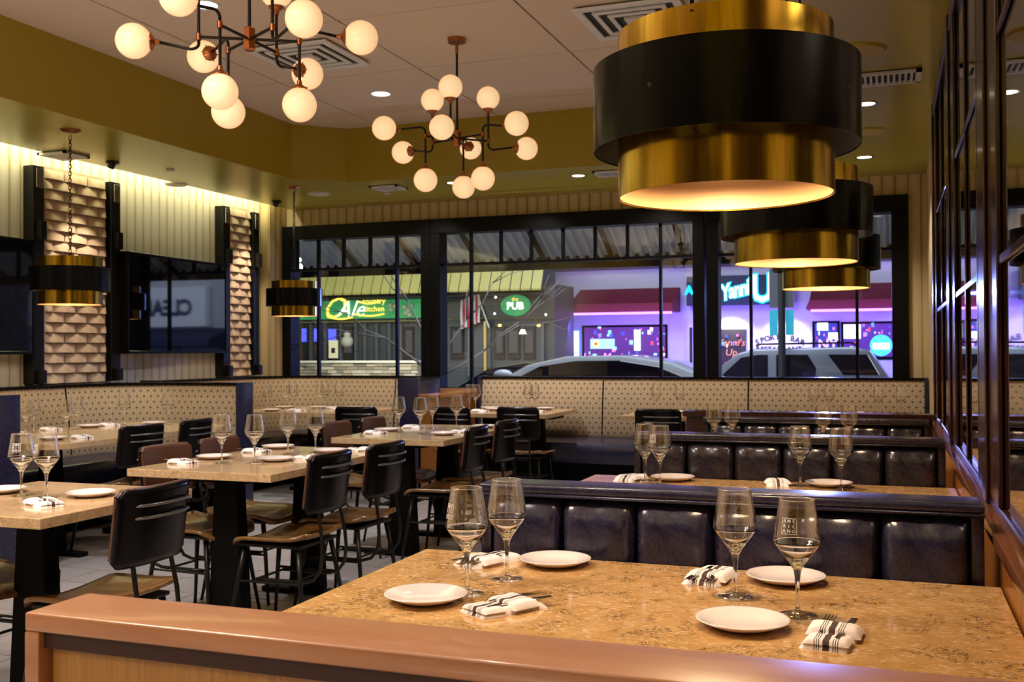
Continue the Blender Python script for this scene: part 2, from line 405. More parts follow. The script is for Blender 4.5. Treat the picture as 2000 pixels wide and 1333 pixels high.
# walls
def wall(name, m, *boxes):
    b = MB()
    for q in boxes: b.box(*q)
    return tag(b.build(name, m), kind='structure')
wall('wall_left', M['paperwhite'], (XL-0.12, -4.2, 0, XL, YW+0.12, 3.4))
wall('wall_right', M['paper'], (XR, -4.2, 0, XR+0.12, YW+0.12, 3.4))
wall('wall_behind', M['shadowbrown'], (XL, -4.3, 0, XR, -4.2, 3.4))
wall('wall_window', M['paper'], (XL, YW, 2.62, XR, YW+0.15, 3.0), (XL, YW, 0, -6.10, YW+0.15, 2.62), (0.15, YW, 0, XR, YW+0.15, 2.62),
     (-6.10, YW, 0, 0.15, YW+0.15, 0.90))
tag(MB().box(XL, 9.18, 0, -6.03, YW, 2.95).build('trim_1', M['paper']), kind='structure')
# upper ceiling: slab with separate panels
sl = tag(MB().box(-6.3, -4.3, ZH+0.012, 0.42, 9.7, ZH+0.1).build('ceiling', M['ceilgap'], uv=False), kind='structure')
g = 1.11; x0g, y0g = -4.20, 5.43
pm = MB().box(0.006, 0.006, 0, g-0.006, g-0.006, 0.012).mesh('ceiling_panel', M['ceil'])
for i in range(-1, 4):
    for j in range(-5, 3):
        X, Y = x0g+i*g, y0g+j*g
        if X > FXR or Y > FY: continue
        inst('ceiling_panel', pm, sl, (X, Y, ZH))
# lowered soffit with cove gap along left wall
sf = empty('ceiling', kind='structure')
b = MB(); c = 0.36
def prism(b, poly, z0, z1):
    n = len(poly); b.add([(x, y, z0) for x, y in poly]+[(x, y, z1) for x, y in poly],
                         [tuple(range(n-1, -1, -1)), tuple(range(n, 2*n))]+[(i, (i+1) % n, (i+1) % n+n, i+n) for i in range(n)])
prism(b, [(-5.93, -4.2), (FX, -4.2), (FX, FY-c), (FX, YW), (-5.93, YW)], ZL, ZL+0.06)
prism(b, [(FX, FY-c), (FX+c, FY), (FX+c, YW), (FX, YW)], ZL, ZL+0.06)
prism(b, [(FX+c, FY), (FXR-c, FY), (FXR-c, YW), (FX+c, YW)], ZL, ZL+0.06)
prism(b, [(FXR-c, FY), (FXR, FY-c), (FXR, YW), (FXR-c, YW)], ZL, ZL+0.06)
prism(b, [(FXR, -4.2), (XR, -4.2), (XR, YW), (FXR, YW)], ZL, ZL+0.06)
b.build('soffit', M['olive'], sf)
def fascia(p, q, name='fascia'):
    d = Vector((q[0]-p[0], q[1]-p[1])).normalized(); n = Vector((d.y, -d.x))*0.012
    bb = MB(); prism(bb, [p, q, (q[0]+n.x, q[1]+n.y), (p[0]+n.x, p[1]+n.y)], ZL, ZH+0.01); return bb.build(name, M['olive2'], sf)
fascia((FX, -4.2), (FX, FY-c)); fascia((FX, FY-c), (FX+c, FY)); fascia((FX+c, FY), (FXR-c, FY)); fascia((FXR-c, FY), (FXR, FY-c)); fascia((FXR, FY-c), (FXR, -4.2))
MB().box(-5.93, -4.2, ZL+0.06, -5.90, YW, 3.05).box(XL, -4.2, 3.02, -5.90, YW, 3.06).build('cove_box', M['white'], sf)

# windows -----------------------------------------------------------
ZT, ZB, ZTR = 2.475, 0.935, 2.165
bays = [(-5.93, -4.42, [(-5.64, 1), (-5.34, 0), (-5.03, 0), (-4.725, 1)]),
        (-4.21, -1.69, [(-3.906, 1), (-3.588, 0), (-3.274, 0), (-2.951, 0), (-2.63, 0), (-2.316, 0), (-2.002, 1)]),
        (-1.46, 0.015, [(-1.179, 1), (-0.88, 0), (-0.575, 0), (-0.271, 1)])]
for k, (xa, xb, vs) in enumerate(bays):
    w = empty('window_%d' % (k+1), (0, 0, 0), kind='structure')
    la = -6.10 if k == 0 else xa-0.105; rb = 0.15 if k == 2 else xb+0.105
    f = MB().box(la, YW-0.09, ZT, rb, YW+0.10, 2.62)
    f.box(la, YW-0.09, 0.90, rb, YW+0.10, ZB)
    f.box(la, YW-0.09, ZB, xa, YW+0.10, ZT).box(xb, YW-0.09, ZB, rb, YW+0.10, ZT)
    f.build('window_frame', M['frameblack'], w, bevel=0.004, seg=1)
    MB().box(xa, YW-0.02, ZTR-0.014, xb, YW+0.02, ZTR+0.014).build('transom_bar', M['frameblack'], w)
    for x, full in vs:
        MB().box(x-0.013, YW-0.022, ZB if full else ZTR+0.014, x+0.013, YW+0.022, ZT).build('muntin', M['frameblack'], w)
    xs = [xa]+[x for x, q in vs if q]+[xb]
    for p, q in zip(xs, xs[1:]): MB().add([(p, YW, ZB), (q, YW, ZB), (q, YW, ZTR), (p, YW, ZTR)], [(0,1,2,3)]).build('pane', M['pane'], w)
    xs = [xa]+[x for x, q in vs]+[xb]
    for p, q in zip(xs, xs[1:]): MB().add([(p, YW, ZTR), (q, YW, ZTR), (q, YW, ZT), (p, YW, ZT)], [(0,1,2,3)]).build('pane', M['pane'], w)
MB().box(-6.1, 9.30, 0.895, 0.15, YW-0.09, 0.93).build('trim_2', M['rail'])['kind'] = 'structure'

# ceiling fittings --------------------------------------------------
def downlight(x, y, z, lens, label, power, col, r=0.062, ang=120):
    e = empty('downlight', (x, y, z), label=label, cat='ceiling light', group='recessed downlights')
    MB().lathe([(r, -0.001), (r*1.25, -0.004), (r*1.27, 0.002)], 28).build('trim_ring', M['grille'] if lens == 'lamp' else M['chrome'], e, smooth=True)
    MB().lathe([(0.001, 0.0), (r, -0.001)], 28).build('lens', M[lens], e)
    if power: spot('downlight_beam', (x, y, z-0.03), (0, 0, -1), power, col, ang, 0.8, 0.05)
downlight(-3.66, 7.09, ZH-0.002, 'lamp', 'round white downlight in the ceiling panels left of the farther globe chandelier', 130, COOL, 0.07)
downlight(-3.65, 4.91, ZH-0.002, 'lamp', 'round white downlight cut by the top edge, above the nearer globe chandelier', 130, COOL, 0.07)
downlight(-0.13, 6.66, ZL-0.002, 'lampwarm', 'warm recessed downlight right of the big pendant, nearer one by the air grille', 55, NEUT, 0.055)
downlight(-0.18, 8.51, ZL-0.002, 'lampwarm', 'warm recessed downlight close to the window wall, right of the big pendant', 50, NEUT, 0.055)
downlight(-2.50, 8.50, ZL-0.002, 'lampwarm', 'warm recessed downlight in the soffit left of the big pendant', 50, NEUT, 0.055)
downlight(-3.645, 8.45, ZL-0.002, 'lampwarm', 'warm recessed downlight behind the lowest globes of the farther chandelier', 50, NEUT, 0.055)
for x, y in ((-1.45, 4.9), (-3.65, 2.7), (-1.45, 2.7)):
    spot('ceiling_beam', (x, y, ZH-0.03), (0, 0, -1), 85, NEUT, 125, 0.8, 0.06)
for x, y in ((-5.4, 5.5), (-5.3, 8.2), (-4.3, 8.9), (-3.2, 8.9), (-2.0, 8.9), (-0.9, 8.9)):
    spot('soffit_beam', (x, y, ZL-0.03), (0, 0.25 if y > 8.5 else 0, -1), 30, NEUT, 120, 0.8, 0.05)
def disc(x, y, r, name, label, cat, m='white'):
    o = MB().lathe([(0.001, -0.012), (r*0.9, -0.012), (r, 0.0)], 32).build(name, M[m], None, (x, y, ZL-0.001), smooth=True); tag(o, label, cat)
disc(-0.133, 5.45, 0.13, 'ceiling_speaker', 'round ceiling speaker beside the big pendant, in front of the air grille', 'speaker', 'olive2')
disc(-0.118, 7.49, 0.11, 'ceiling_speaker', 'round ceiling speaker between the two warm downlights at right', 'speaker', 'olive2')
disc(-5.961, 7.60, 0.10, 'ceiling_speaker', 'round white ceiling speaker above the left wall screens', 'speaker')
disc(-5.075, 8.55, 0.11, 'ceiling_speaker', 'round white ceiling speaker over the corner booth', 'speaker')
disc(-5.526, 6.97, 0.035, 'sprinkler_cap', 'small round sprinkler cap in the left soffit', 'sprinkler')
disc(-4.45, 8.75, 0.035, 'sprinkler_cap', 'small round sprinkler cap near the fascia corner above the corner booth', 'sprinkler')
o = MB().lathe([(0.001, -0.012), (0.03, -0.012), (0.036, 0.0)], 20).build('sprinkler_cap', M['white'], None, (-2.77, 7.47, ZH-0.001)); tag(o, 'small round sprinkler cap right of the farther globe chandelier', 'sprinkler')
def diffuser(x, y, z, s, label):
    e = empty('air_vent', (x, y, z), label=label, cat='vent')
    def frame(a, b_, za, zb):
        q = MB()
        for sx, sy, ex, ey in ((-a,-a,a,-b_), (-a,b_,a,a), (-a,-b_,-b_,b_), (b_,-b_,a,b_)): q.box(sx, sy, za, ex, ey, zb)
        return q
    MB().box(-s*0.93, -s*0.93, -0.012, s*0.93, s*0.93, -0.002).build('duct_opening', M['dark'], e)
    for k, (a, b_) in enumerate(((1.0, 0.84), (0.70, 0.60), (0.46, 0.36))):
        frame(s*a, s*b_, -0.028, -0.012-0.001*k).build('louver', M['grille'], e, bevel=0.003, seg=1)
    MB().box(-s*0.2, -s*0.2, -0.028, s*0.2, s*0.2, -0.014).build('centre_plate', M['grille'], e)
diffuser(-1.40, 6.0, ZH, 0.31, 'square white ceiling air diffuser at the top left of the big pendant')
diffuser(-3.62, 5.98, ZH, 0.30, 'square ceiling air diffuser behind the nearer globe chandelier')
def grille(x, y, sx, sy, label, nsl=7):
    e = empty('air_grille', (x, y, ZL), label=label, cat='vent')
    MB().box(-sx, -sy, -0.006, sx, sy, -0.001).build('duct_opening', M['dark'], e)
    q = MB()
    for a in ((-sx,-sy,sx,-sy*0.8), (-sx,sy*0.8,sx,sy), (-sx,-sy,-sx*0.85,sy), (sx*0.85,-sy,sx,sy)): q.box(a[0], a[1], -0.02, a[2], a[3], -0.002)
    q.build('grille_frame', M['grille'], e)
    for k in range(nsl):
        t = -sx*0.75+1.5*sx*k/(nsl-1); MB().box(t-0.006, -sy*0.8, -0.018, t+0.006, sy*0.8, -0.004).build('slat', M['grille'], e)
grille(-0.03, 6.03, 0.20, 0.13, 'white slatted air grille in the soffit right of the big pendant', 11)
grille(-5.85, 6.15, 0.13, 0.13, 'white slatted air grille in the soffit above the nearer carved stone panel')
grille(-4.286, 8.45, 0.14, 0.12, 'white slatted air grille in the soffit left of the farther chandelier')
grille(-2.2, 8.45, 0.13, 0.12, 'white slatted air grille half hidden behind the big pendant')

# left wall: carved panels, posts, screens --------------------------
def stone_block():
    w, h, nu = 0.243, 0.0735, 10; vs = []; fs = []
    for i in range(nu+1):
        t = i/nu*2-1; x = t*w/2; d = 0.014+0.030*(1-t*t)**0.7; dt = 0.012
        vs += [(0.0, x, 0), (d, x, 0.0), (d*0.75+dt*0.3, x, h*0.45), (dt, x, h), (0.0, x, h)]
    for i in range(nu):
        a, b_ = i*5, i*5+5
        for k in range(4): fs.append((a+k, a+k+1, b_+k+1, b_+k))
    fs += [(0,1,2,3,4), tuple(nu*5+k for k in (4,3,2,1,0))]
    return MB().add(vs, fs).mesh('block', M['stone'], smooth=True)
SB = stone_block()
def stone_panel(ya, yb, label):
    e = empty('carved_stone_panel', (XL, (ya+yb)/2, 0), label=label, cat='wall panel', group='carved stone wall panels')
    hw = (yb-ya)/2
    MB().box(0, -hw, 1.06, 0.05, hw, 2.74).build('backing', M['stone'], e)
    row = 0; z = 1.065
    while z < 2.66:
        off = 0.125 if row % 2 else 0.0
        for k in range(-2, 3):
            a = max(-hw, k*0.25+off-0.125); b_ = min(hw, k*0.25+off+0.125)
            if b_-a < 0.05: continue
            q = inst('block', SB, e, (0.05, (a+b_)/2, z)); q.scale = (1, (b_-a)/0.25, 1)
        z += 0.079; row += 1
stone_panel(6.20, 6.86, 'carved stone panel between the two wall screens, behind the nearer pendant')
stone_panel(8.55, 8.91, 'narrow carved stone panel left of the window, beyond the second screen')
def post(y, label):
    e = empty('steel_post', (XL, y, 0), label=label, cat='post', group='black steel posts on the left wall')
    MB().box(0, -0.055, 1.065, 0.10, 0.055, 2.72).build('channel', M['black'], e, bevel=0.006)
    MB().box(0.10, -0.035, 2.55, 0.115, 0.035, 2.70).build('bracket', M['chrome'], e, bevel=0.004)
    MB().box(0.10, -0.03, 2.16, 0.15, 0.03, 2.30).build('bracket', M['black'], e, bevel=0.004)
    MB().box(0.10, -0.03, 1.07, 0.15, 0.03, 1.17).build('bracket', M['black'], e, bevel=0.004)
    for z in (2.2, 2.66): MB().cyl((0.115, 0, z), (0.125, 0, z), 0.012, 10).build('bolt', M['chrome'], e)
post(6.11, 'black steel post left of the nearer carved stone panel')
post(6.94, 'black steel post right of the nearer carved stone panel, beside the screen')
post(8.47, 'black steel post right of the second wall screen')
post(8.97, 'black steel post at the window side of the narrow carved panel')
def tv(ya, yb, label):
    e = empty('wall_screen', (XL+0.085, (ya+yb)/2, 1.29), rz=0.044, label=label, cat='television', group='switched off wall screens')
    h = (yb-ya)/2; H = 0.86
    MB().box(-0.055, -h, 0, 0.05, h, H).build('housing', M['shell'], e, bevel=0.006)
    b = MB()
    for q in ((-h, 0, h, 0.025), (-h, H-0.025, h, H), (-h, 0, -h+0.02, H), (h-0.02, 0, h, H)): b.box(0.05, q[0], q[1], 0.062, q[2], q[3])
    b.build('bezel', M['shell'], e, bevel=0.003, seg=1)
    MB().box(0.05, -h+0.02, 0.025, 0.054, h-0.02, H-0.025).build('glossy_screen', M['screen'], e)
tv(6.99, 8.45, 'black switched off wall screen reflecting the street, between the carved panels')
tv(4.60, 6.06, 'black switched off wall screen cut by the left edge of the photo')
for y, lab in ((6.50, 'small black spotlight above the nearer carved panel'), (8.80, 'small black spotlight above the narrow carved panel')):
    e = empty('wall_spotlight', (-5.70, y, ZL), label=lab, cat='spotlight')
    MB().cyl((0, 0, -0.003), (0, 0, -0.02), 0.05, 16).build('mount', M['black'], e)
    MB().cyl((0.0, 0, -0.02), (-0.02, 0, -0.055), 0.026, 14).build('lamp_head', M['black'], e)
    spot('panel_spot', (-5.72, y, ZL-0.07), (-0.26, 0, -1), 42, (1.0, 0.80, 0.56), 62, 0.7, 0.03)

# ------------------------------------------------------------------ pony wall in front
e = empty('half_wall', (0, 0, 0), label='low wooden half wall with rounded cherry cap across the foreground', cat='half wall')
MB().box(-1.10, 1.085, 0.925, 0.24, 1.205, 0.95).build('cap', M['rail'], e, bevel=0.004, seg=3, smooth=True)
MB().box(-1.10, 1.085, 0.0, -1.076, 1.205, 0.9245).build('end_board', M['rail'], e, bevel=0.003)
MB().box(-1.07, 1.105, 0.0, 0.24, 1.19, 0.924).build('recessed_panel', M['veneer'], e)
MB().box(-1.0755, 1.095, 0.902, 0.24, 1.105, 0.924).build('shadow_strip', M['shadowbrown'], e)  # dark strip set in as the shade below the cap

# ------------------------------------------------------------------ right partition with mirrors
XP = 0.235
e = empty('mirror_partition', (0, 0, 0), label='tall mahogany partition with mirrored panes over wood wainscot along the right side', cat='partition')
ys = [0.0+1.78*k-0.43 for k in range(0, 5)]
for k in range(5):
    y0 = 1.35-0.9+1.785*k-0.0; y1 = y0+1.785-0.006
    y1 = min(y1, 6.9)
    if y0 > 6.8: break
    MB().box(XP, y0, 0, XP+0.06, y1, 0.845).build('wainscot_board', M['wainscot'], e, bevel=0.002, seg=1)
MB().box(XP-0.018, 0.2, 0.845, XR+0.0, 6.92, 0.877).build('sill', M['sillwood'], e, bevel=0.005, smooth=True)
MB().box(0.252, 0.2, 0.877, XR+0.0, 6.90, 0.90).build('lower_rail', M['cherry'], e, bevel=0.004, seg=1)
MB().box(0.245, 0.2, 2.68, XR+0.0, 6.90, 2.76).build('upper_rail', M['cherry'], e, bevel=0.004, seg=1)
cent = [2.25-1.79, 2.25, 4.04, 5.83]
hw = 0.62
edges = [0.2]+[c_+s*hw for c_ in cent for s in (-1, 1) if c_+s*hw > 0.2]+[6.90]
# posts fill the stretches between the mirrored bays
for a, b_ in ((cent[0]+hw, cent[1]-hw), (cent[1]+hw, cent[2]-hw), (cent[2]+hw, cent[3]-hw), (cent[3]+hw, 6.90)):
    MB().box(0.250, a, 0.90, XR, b_, 2.68).build('post', M['cherry'], e, bevel=0.004, seg=1)
    mid = (a+b_)/2
    MB().box(0.240, mid-0.06, 0.878, 0.2495, mid+0.06, 2.76).build('pilaster', M['cherry'], e, bevel=0.003, seg=1)
for c_ in cent:
    a, b_ = c_-hw, c_+hw
    for y in (a+0.02, b_-0.02):
        MB().box(0.249, y-0.02, 0.90, 0.262, y+0.02, 2.68).build('bay_frame', M['cherry'], e, bevel=0.003, seg=1)
    MB().box(0.253, c_-0.012, 0.90, 0.262, c_+0.012, 2.68).build('mullion', M['cherry'], e, bevel=0.003, seg=1)
    for z in (1.52, 2.09): MB().box(0.253, a+0.04, z-0.012, 0.262, b_-0.04, z+0.012).build('glazing_bar', M['cherry'], e, bevel=0.003, seg=1)
    for ya, yb in ((a+0.04, c_-0.012), (c_+0.012, b_-0.04)):
        for za, zb in ((0.90, 1.508), (1.532, 2.078), (2.102, 2.68)):
            MB().box(0.2625, ya, za, 0.2645, yb, zb).build('mirror_pane', M['mirror'], e)

# ------------------------------------------------------------------ booths on the right
def cushion(w, h, d, bulge=0.03):
    def fn(u, v):
        a, b_ = u*2-1, v*2-1
        e_ = (1-abs(a)**8)*(1-abs(b_)**9)
        wob = 0.004*math.sin(7*a+3*b_)*math.cos(4*b_)
        return (a*w/2, -(bulge*max(0.0, e_)**0.55)-wob*e_, v*h)
    return MB().grid(fn, 14, 12, (0, d, 0))
def booth(y, label, navy, xa=-1.045, xb=0.19, top=0.945, rear=True):
    e = empty('booth_seat', (0, y, 0), label=label, cat='booth', group='tufted leather booths along the mirror partition')
    W_ = xb-xa; n = 6
    MB().box(xa, 0.03, 0.0, xb, 0.085, top-0.028).build('core', navy, e, bevel=0.01)
    MB().box(xa-0.004, -0.028, top-0.026, xb+0.01, 0.105, top-0.002).build('top_roll', navy, e, bevel=0.009, seg=3, smooth=True)
    MB().tube([(xa-0.004, -0.027, top-0.029), (xb+0.01, -0.027, top-0.029)], 0.005, 8).tube([(xa+0.012, -0.022, top-0.004), (xb, -0.022, top-0.004)], 0.003, 8).build('piping', navy, e, smooth='all')
    MB().box(xa-0.004, -0.012, 0.0, xa+0.028, 0.10, top-0.028).build('end_panel', navy, e, bevel=0.01, seg=2)
    MB().box(xb-0.02, -0.012, 0.0, xb+0.01, 0.10, top-0.028).build('end_panel', navy, e, bevel=0.01, seg=2)
    cw = (W_-0.048)/n; cm = cushion(cw*0.995, 0.46, 0.04, 0.046).mesh('back_cushion', navy, smooth='all')
    for k in range(n): inst('back_cushion', cm, e, (xa+0.028+cw*(k+0.5), 0.005, top-0.028-0.46))
    MB().box(xa, -0.46, 0.12, xb, -0.02, 0.46).build('seat_cushion', navy, e, bevel=0.03, seg=3, smooth=True)
    if rear:
        MB().box(xa, 0.11, 0.12, xb, 0.55, 0.46).build('seat_cushion', navy, e, bevel=0.03, seg=3, smooth=True)
        for k in range(n): q = inst('back_cushion', cm, e, (xa+0.028+cw*(k+0.5), 0.090, top-0.488)); q.rotation_euler.z = PI
    MB().box(xa+0.03, -0.40, 0.0, xb-0.02, (0.50 if rear else 0.10), 0.12).build('plinth', M['blackmatte'], e)
booth(2.62, 'nearest navy leather booth with vertical tufted back behind the front table', M['navyblue'])
booth(4.40, 'second dark leather booth with vertical tufted back, behind the second booth table', M['navy'])
booth(6.17, 'farthest dark leather booth, below the wood cap by the window tables', M['navy'], top=0.905, rear=False)
tag(MB().box(-1.18, 6.33, 0, 0.225, 6.42, 0.89).box(-1.20, 6.31, 0.89, 0.235, 6.44, 0.925).build('low_divider', M['cherry'], None, bevel=0.003, seg=1), 'low mahogany divider with glossy cap behind the farthest leather booth', 'half wall')
# bench against the half wall
e = empty('booth_seat', (0, 1.22, 0), label='navy bench seat against the wooden half wall, facing the front table', cat='booth')
MB().box(-1.04, 0, 0.12, 0.19, 0.42, 0.46).build('seat_cushion', M['navyblue'], e, bevel=0.03, seg=3, smooth=True)
MB().box(-1.04, 0, 0.46, 0.19, 0.06, 0.90).build('back_cushion', M['navyblue'], e, bevel=0.02, seg=2, smooth=True)

# ------------------------------------------------------------------ patterned banquettes
def arc(cx, cy, r, a0, a1, n=8): return [(cx+r*math.cos(math.radians(a0+(a1-a0)*i/n)), cy+r*math.sin(math.radians(a0+(a1-a0)*i/n))) for i in range(n+1)]
def resample(path, step=0.12):
    out = [path[0]]
    for a, b_ in zip(path, path[1:]):
        L = math.dist(a, b_); n = max(1, int(L/step))
        out += [(a[0]+(b_[0]-a[0])*i/n, a[1]+(b_[1]-a[1])*i/n) for i in range(1, n+1)]
    return out
def uvsweep(path, prof, name, m, parent, s0=0.0):
    """inner fabric skin: uv runs along the path in metres"""
    b = MB(); b.sweep(path, prof, cap=True)
    me = bpy.data.meshes.new(name); me.from_pydata(b.v, [], b.f); me.materials.append(m)
    L = [s0]
    for p, q in zip(path, path[1:]): L.append(L[-1]+math.dist(p, q))
    n = len(prof); uvl = me.uv_layers.new(name='UVMap')
    for poly in me.polygons:
        for li in poly.loop_indices:
            vi = me.loops[li].vertex_index; uvl.data[li].uv = (L[vi//n], b.v[vi][2])
    me.polygons.foreach_set('use_smooth', [True]*len(me.polygons)); me.set_sharp_from_angle(angle=math.radians(35))
    bm = bmesh.new(); bm.from_mesh(me); bmesh.ops.recalc_face_normals(bm, faces=bm.faces); bm.to_mesh(me); bm.free()
    return inst(name, me, parent)
def banquette(path, label, seams, name='banquette', top=1.055, side=-1, seat=True, dep=0.50):
    """side -1: the sitting side lies to the right of travel"""
    e = empty(name, (0, 0, 0), label=label, cat='banquette')
    s = side; path = resample(path)
    L = [0]
    for p, q in zip(path, path[1:]): L.append(L[-1]+math.dist(p, q))
    tot = L[-1]
    def near(q): return min(range(len(L)), key=lambda k: abs(L[k]-q))
    def cut(a, b_):
        i, j = near(a), near(b_); return path[i:j+1], L[i]
    MB().sweep(path, [(-s*0.03, 0), (-s*0.075, 0), (-s*0.075, top-0.02), (-s*0.03, top-0.02)]).build('outer_shell', M['navyplain'], e, smooth=True)
    MB().sweep(path, [(-s*0.085, top-0.02), (-s*0.085, top), (s*0.045, top), (s*0.045, top-0.02)]).build('top_trim', M['shell'], e, smooth=True)
    st = [0]+seams+[tot]; prof = [(-s*0.028, 0.50), (-s*0.028, top-0.021), (s*0.03, top-0.021), (s*0.042, top-0.05), (s*0.075, 0.80), (s*0.10, 0.53), (s*0.09, 0.50)]
    for a, b_ in zip(st, st[1:]):
        pp, s0 = cut(a, b_)
        if len(pp) > 1: uvsweep(pp, prof, 'back_panel', M['fabric'], e, s0)
    for q in seams:
        i = min(range(len(L)), key=lambda k: abs(L[k]-q)); p = Vector(path[i]); d = (Vector(path[min(i+1, len(path)-1)])-Vector(path[max(0, i-1)])).normalized(); nn = Vector((-d.y, d.x))*s
        MB().tube([(p.x+nn.x*0.043, p.y+nn.y*0.043, top-0.03), (p.x+nn.x*0.077, p.y+nn.y*0.077, 0.80), (p.x+nn.x*0.10, p.y+nn.y*0.10, 0.52)], 0.006, 6).build('seam_piping', M['blackmatte'], e)
    if seat:
        MB().sweep(path, [(s*0.05, 0.30), (s*0.05, 0.50), (s*0.40, 0.50), (s*(dep-0.02), 0.48), (s*dep, 0.44), (s*dep, 0.33), (s*(dep-0.02), 0.30)]).build('seat_cushion', M['navyblue'], e, smooth=True)
        MB().sweep(path, [(s*0.0, 0.0), (s*0.0, 0.30), (s*(dep-0.07), 0.30), (s*(dep-0.07), 0.0)]).build('plinth', M['blackmatte'], e)
    for i, j in ((0, 1), (len(path)-1, len(path)-2)):
        p = Vector(path[i]); d = (p-Vector(path[j])).normalized(); nn = Vector((-d.y, d.x))
        if i == 0: nn = -nn
        q0 = p-nn*(-s)*0.0
        a = p+nn*(-s)*0.09; c_ = p+nn*(s)*0.11
        t = 0.03
        b = MB(); prism(b, [tuple(a), tuple(c_), tuple(c_+d*t), tuple(a+d*t)], 0.0, top+0.004); b.build('end_cap', M['navyblue'], e, bevel=0.006, smooth=True)
    return e
pA = [(-4.78, 4.55), (-5.50, 4.55)]+arc(-5.5, 5.05, 0.5, 270, 180, 8)[1:]+[(-6.0, 6.40)]+arc(-5.42, 6.40, 0.58, 180, 90, 9)[1:]+[(-4.83, 6.98)]
banquette(pA, 'U shaped banquette in patterned fabric on the left, around the long rounded table', [1.55, 2.75], side=-1, dep=0.46)
pB = [(-6.0, 7.30), (-6.0, 8.72)]+arc(-5.42, 8.72, 0.58, 180, 90, 9)[1:]+[(-4.62, 9.30)]+arc(-4.62, 8.72, 0.58, 90, 0, 9)[1:]+[(-4.03, 8.35)]
banquette(pB, 'corner banquette in patterned fabric below the leftmost window', [3.10], side=-1, dep=0.46)
pW = [(-3.70, 9.32), (0.262, 9.32)]
banquette(pW, 'long straight banquette in dotted fabric under the windows', [1.18, 2.52], side=-1, dep=0.55)
tag(MB().box(-3.93, 8.35, 0, -3.76, 9.29, 0.885).box(-3.95, 8.33, 0.885, -3.72, 9.29, 0.915).build('low_divider', M['wainscot'], None, bevel=0.003, seg=1), 'low amber wood divider between the corner banquette and the window banquette', 'half wall')

# ------------------------------------------------------------------ tables
def pedestal(e, x, y, w=0.15):
    MB().hexa([(x-w*0.62, y-0.045, 0.03), (x+w*0.62, y-0.045, 0.03), (x+w*0.62, y+0.045, 0.03), (x-w*0.62, y+0.045, 0.03),
               (x-w*0.42, y-0.035, 0.70), (x+w*0.42, y-0.035, 0.70), (x+w*0.42, y+0.035, 0.70), (x-w*0.42, y+0.035, 0.70)]).build('pedestal', M['blackmatte'], e, bevel=0.004, seg=1)
    MB().box(x-0.27, y-0.04, 0.0, x+0.27, y+0.04, 0.03).build('foot_bar', M['blackmatte'], e, bevel=0.01)
    MB().box(x-0.20, y-0.15, 0.700, x+0.20, y+0.15, 0.722).build('top_bracket', M['blackmatte'], e)
def table(xa, xb, ya, yb, m, label, peds, th=0.036, corner=0.0, group=None):
    e = empty('dining_table', ((xa+xb)/2, (ya+yb)/2, 0), label=label, cat='table', group=group)
    cx, cy = (xa+xb)/2, (ya+yb)/2; w, d = (xb-xa)/2, (yb-ya)/2
    b = MB()
    if corner:
        k = corner; poly = []
        for sx, sy, a0 in ((1, -1, -90), (1, 1, 0), (-1, 1, 90), (-1, -1, 180)): poly += arc(sx*(w-k), sy*(d-k), k, a0, a0+90, 6)
        prism(b, poly, 0.76-th, 0.76)
    else: b.box(-w, -d, 0.76-th, w, d, 0.76)
    b.build('tabletop', M[m], e, bevel=0.003, seg=2)
    for x, y in peds: pedestal(e, x-cx, y-cy)
    return e
table(-1.195, 0.230, 1.74, 2.575, 'quartz', 'large tan veined stone table in the foreground booth', [(-0.9, 2.15), (-0.1, 2.15)])
table(-1.21, 0.230, 3.55, 4.345, 'quartz', 'tan stone table behind the nearest navy booth', [(-0.9, 3.95), (-0.1, 3.95)])
table(-1.21, 0.230, 5.33, 6.10, 'quartz', 'tan stone table hidden behind the second leather booth', [(-0.9, 5.7), (-0.1, 5.7)])
table(-3.375, -2.60, 2.63, 3.41, 'quartzpale', 'pale stone two seat table at the far left foreground', [(-2.98, 3.0)])
table(-3.34, -2.56, 3.90, 5.12, 'quartzpale', 'pale stone four seat table in the middle left', [(-2.95, 4.15), (-2.95, 4.85)])
table(-3.30, -2.53, 5.70, 6.95, 'quartzpale', 'pale stone four seat table behind the middle one', [(-2.92, 5.95), (-2.92, 6.65)])
table(-5.60, -4.60, 4.78, 6.52, 'quartzpale', 'long rounded table inside the U shaped banquette on the left', [(-5.1, 5.25), (-5.1, 6.05)], corner=0.16)
table(-5.62, -4.42, 7.95, 8.90, 'quartzpale', 'rounded table inside the corner banquette', [(-5.05, 8.45)], corner=0.14)
table(-3.62, -2.72, 8.28, 9.16, 'quartzpale', 'window table at the left end of the long banquette', [(-3.4, 8.7), (-2.95, 8.7)])
table(-2.10, -1.25, 8.28, 9.16, 'quartzpale', 'window table at the middle of the long banquette', [(-1.7, 8.7)])
table(-0.80, 0.12, 8.28, 9.16, 'quartzpale', 'window table at the right end of the long banquette', [(-0.35, 8.7)])

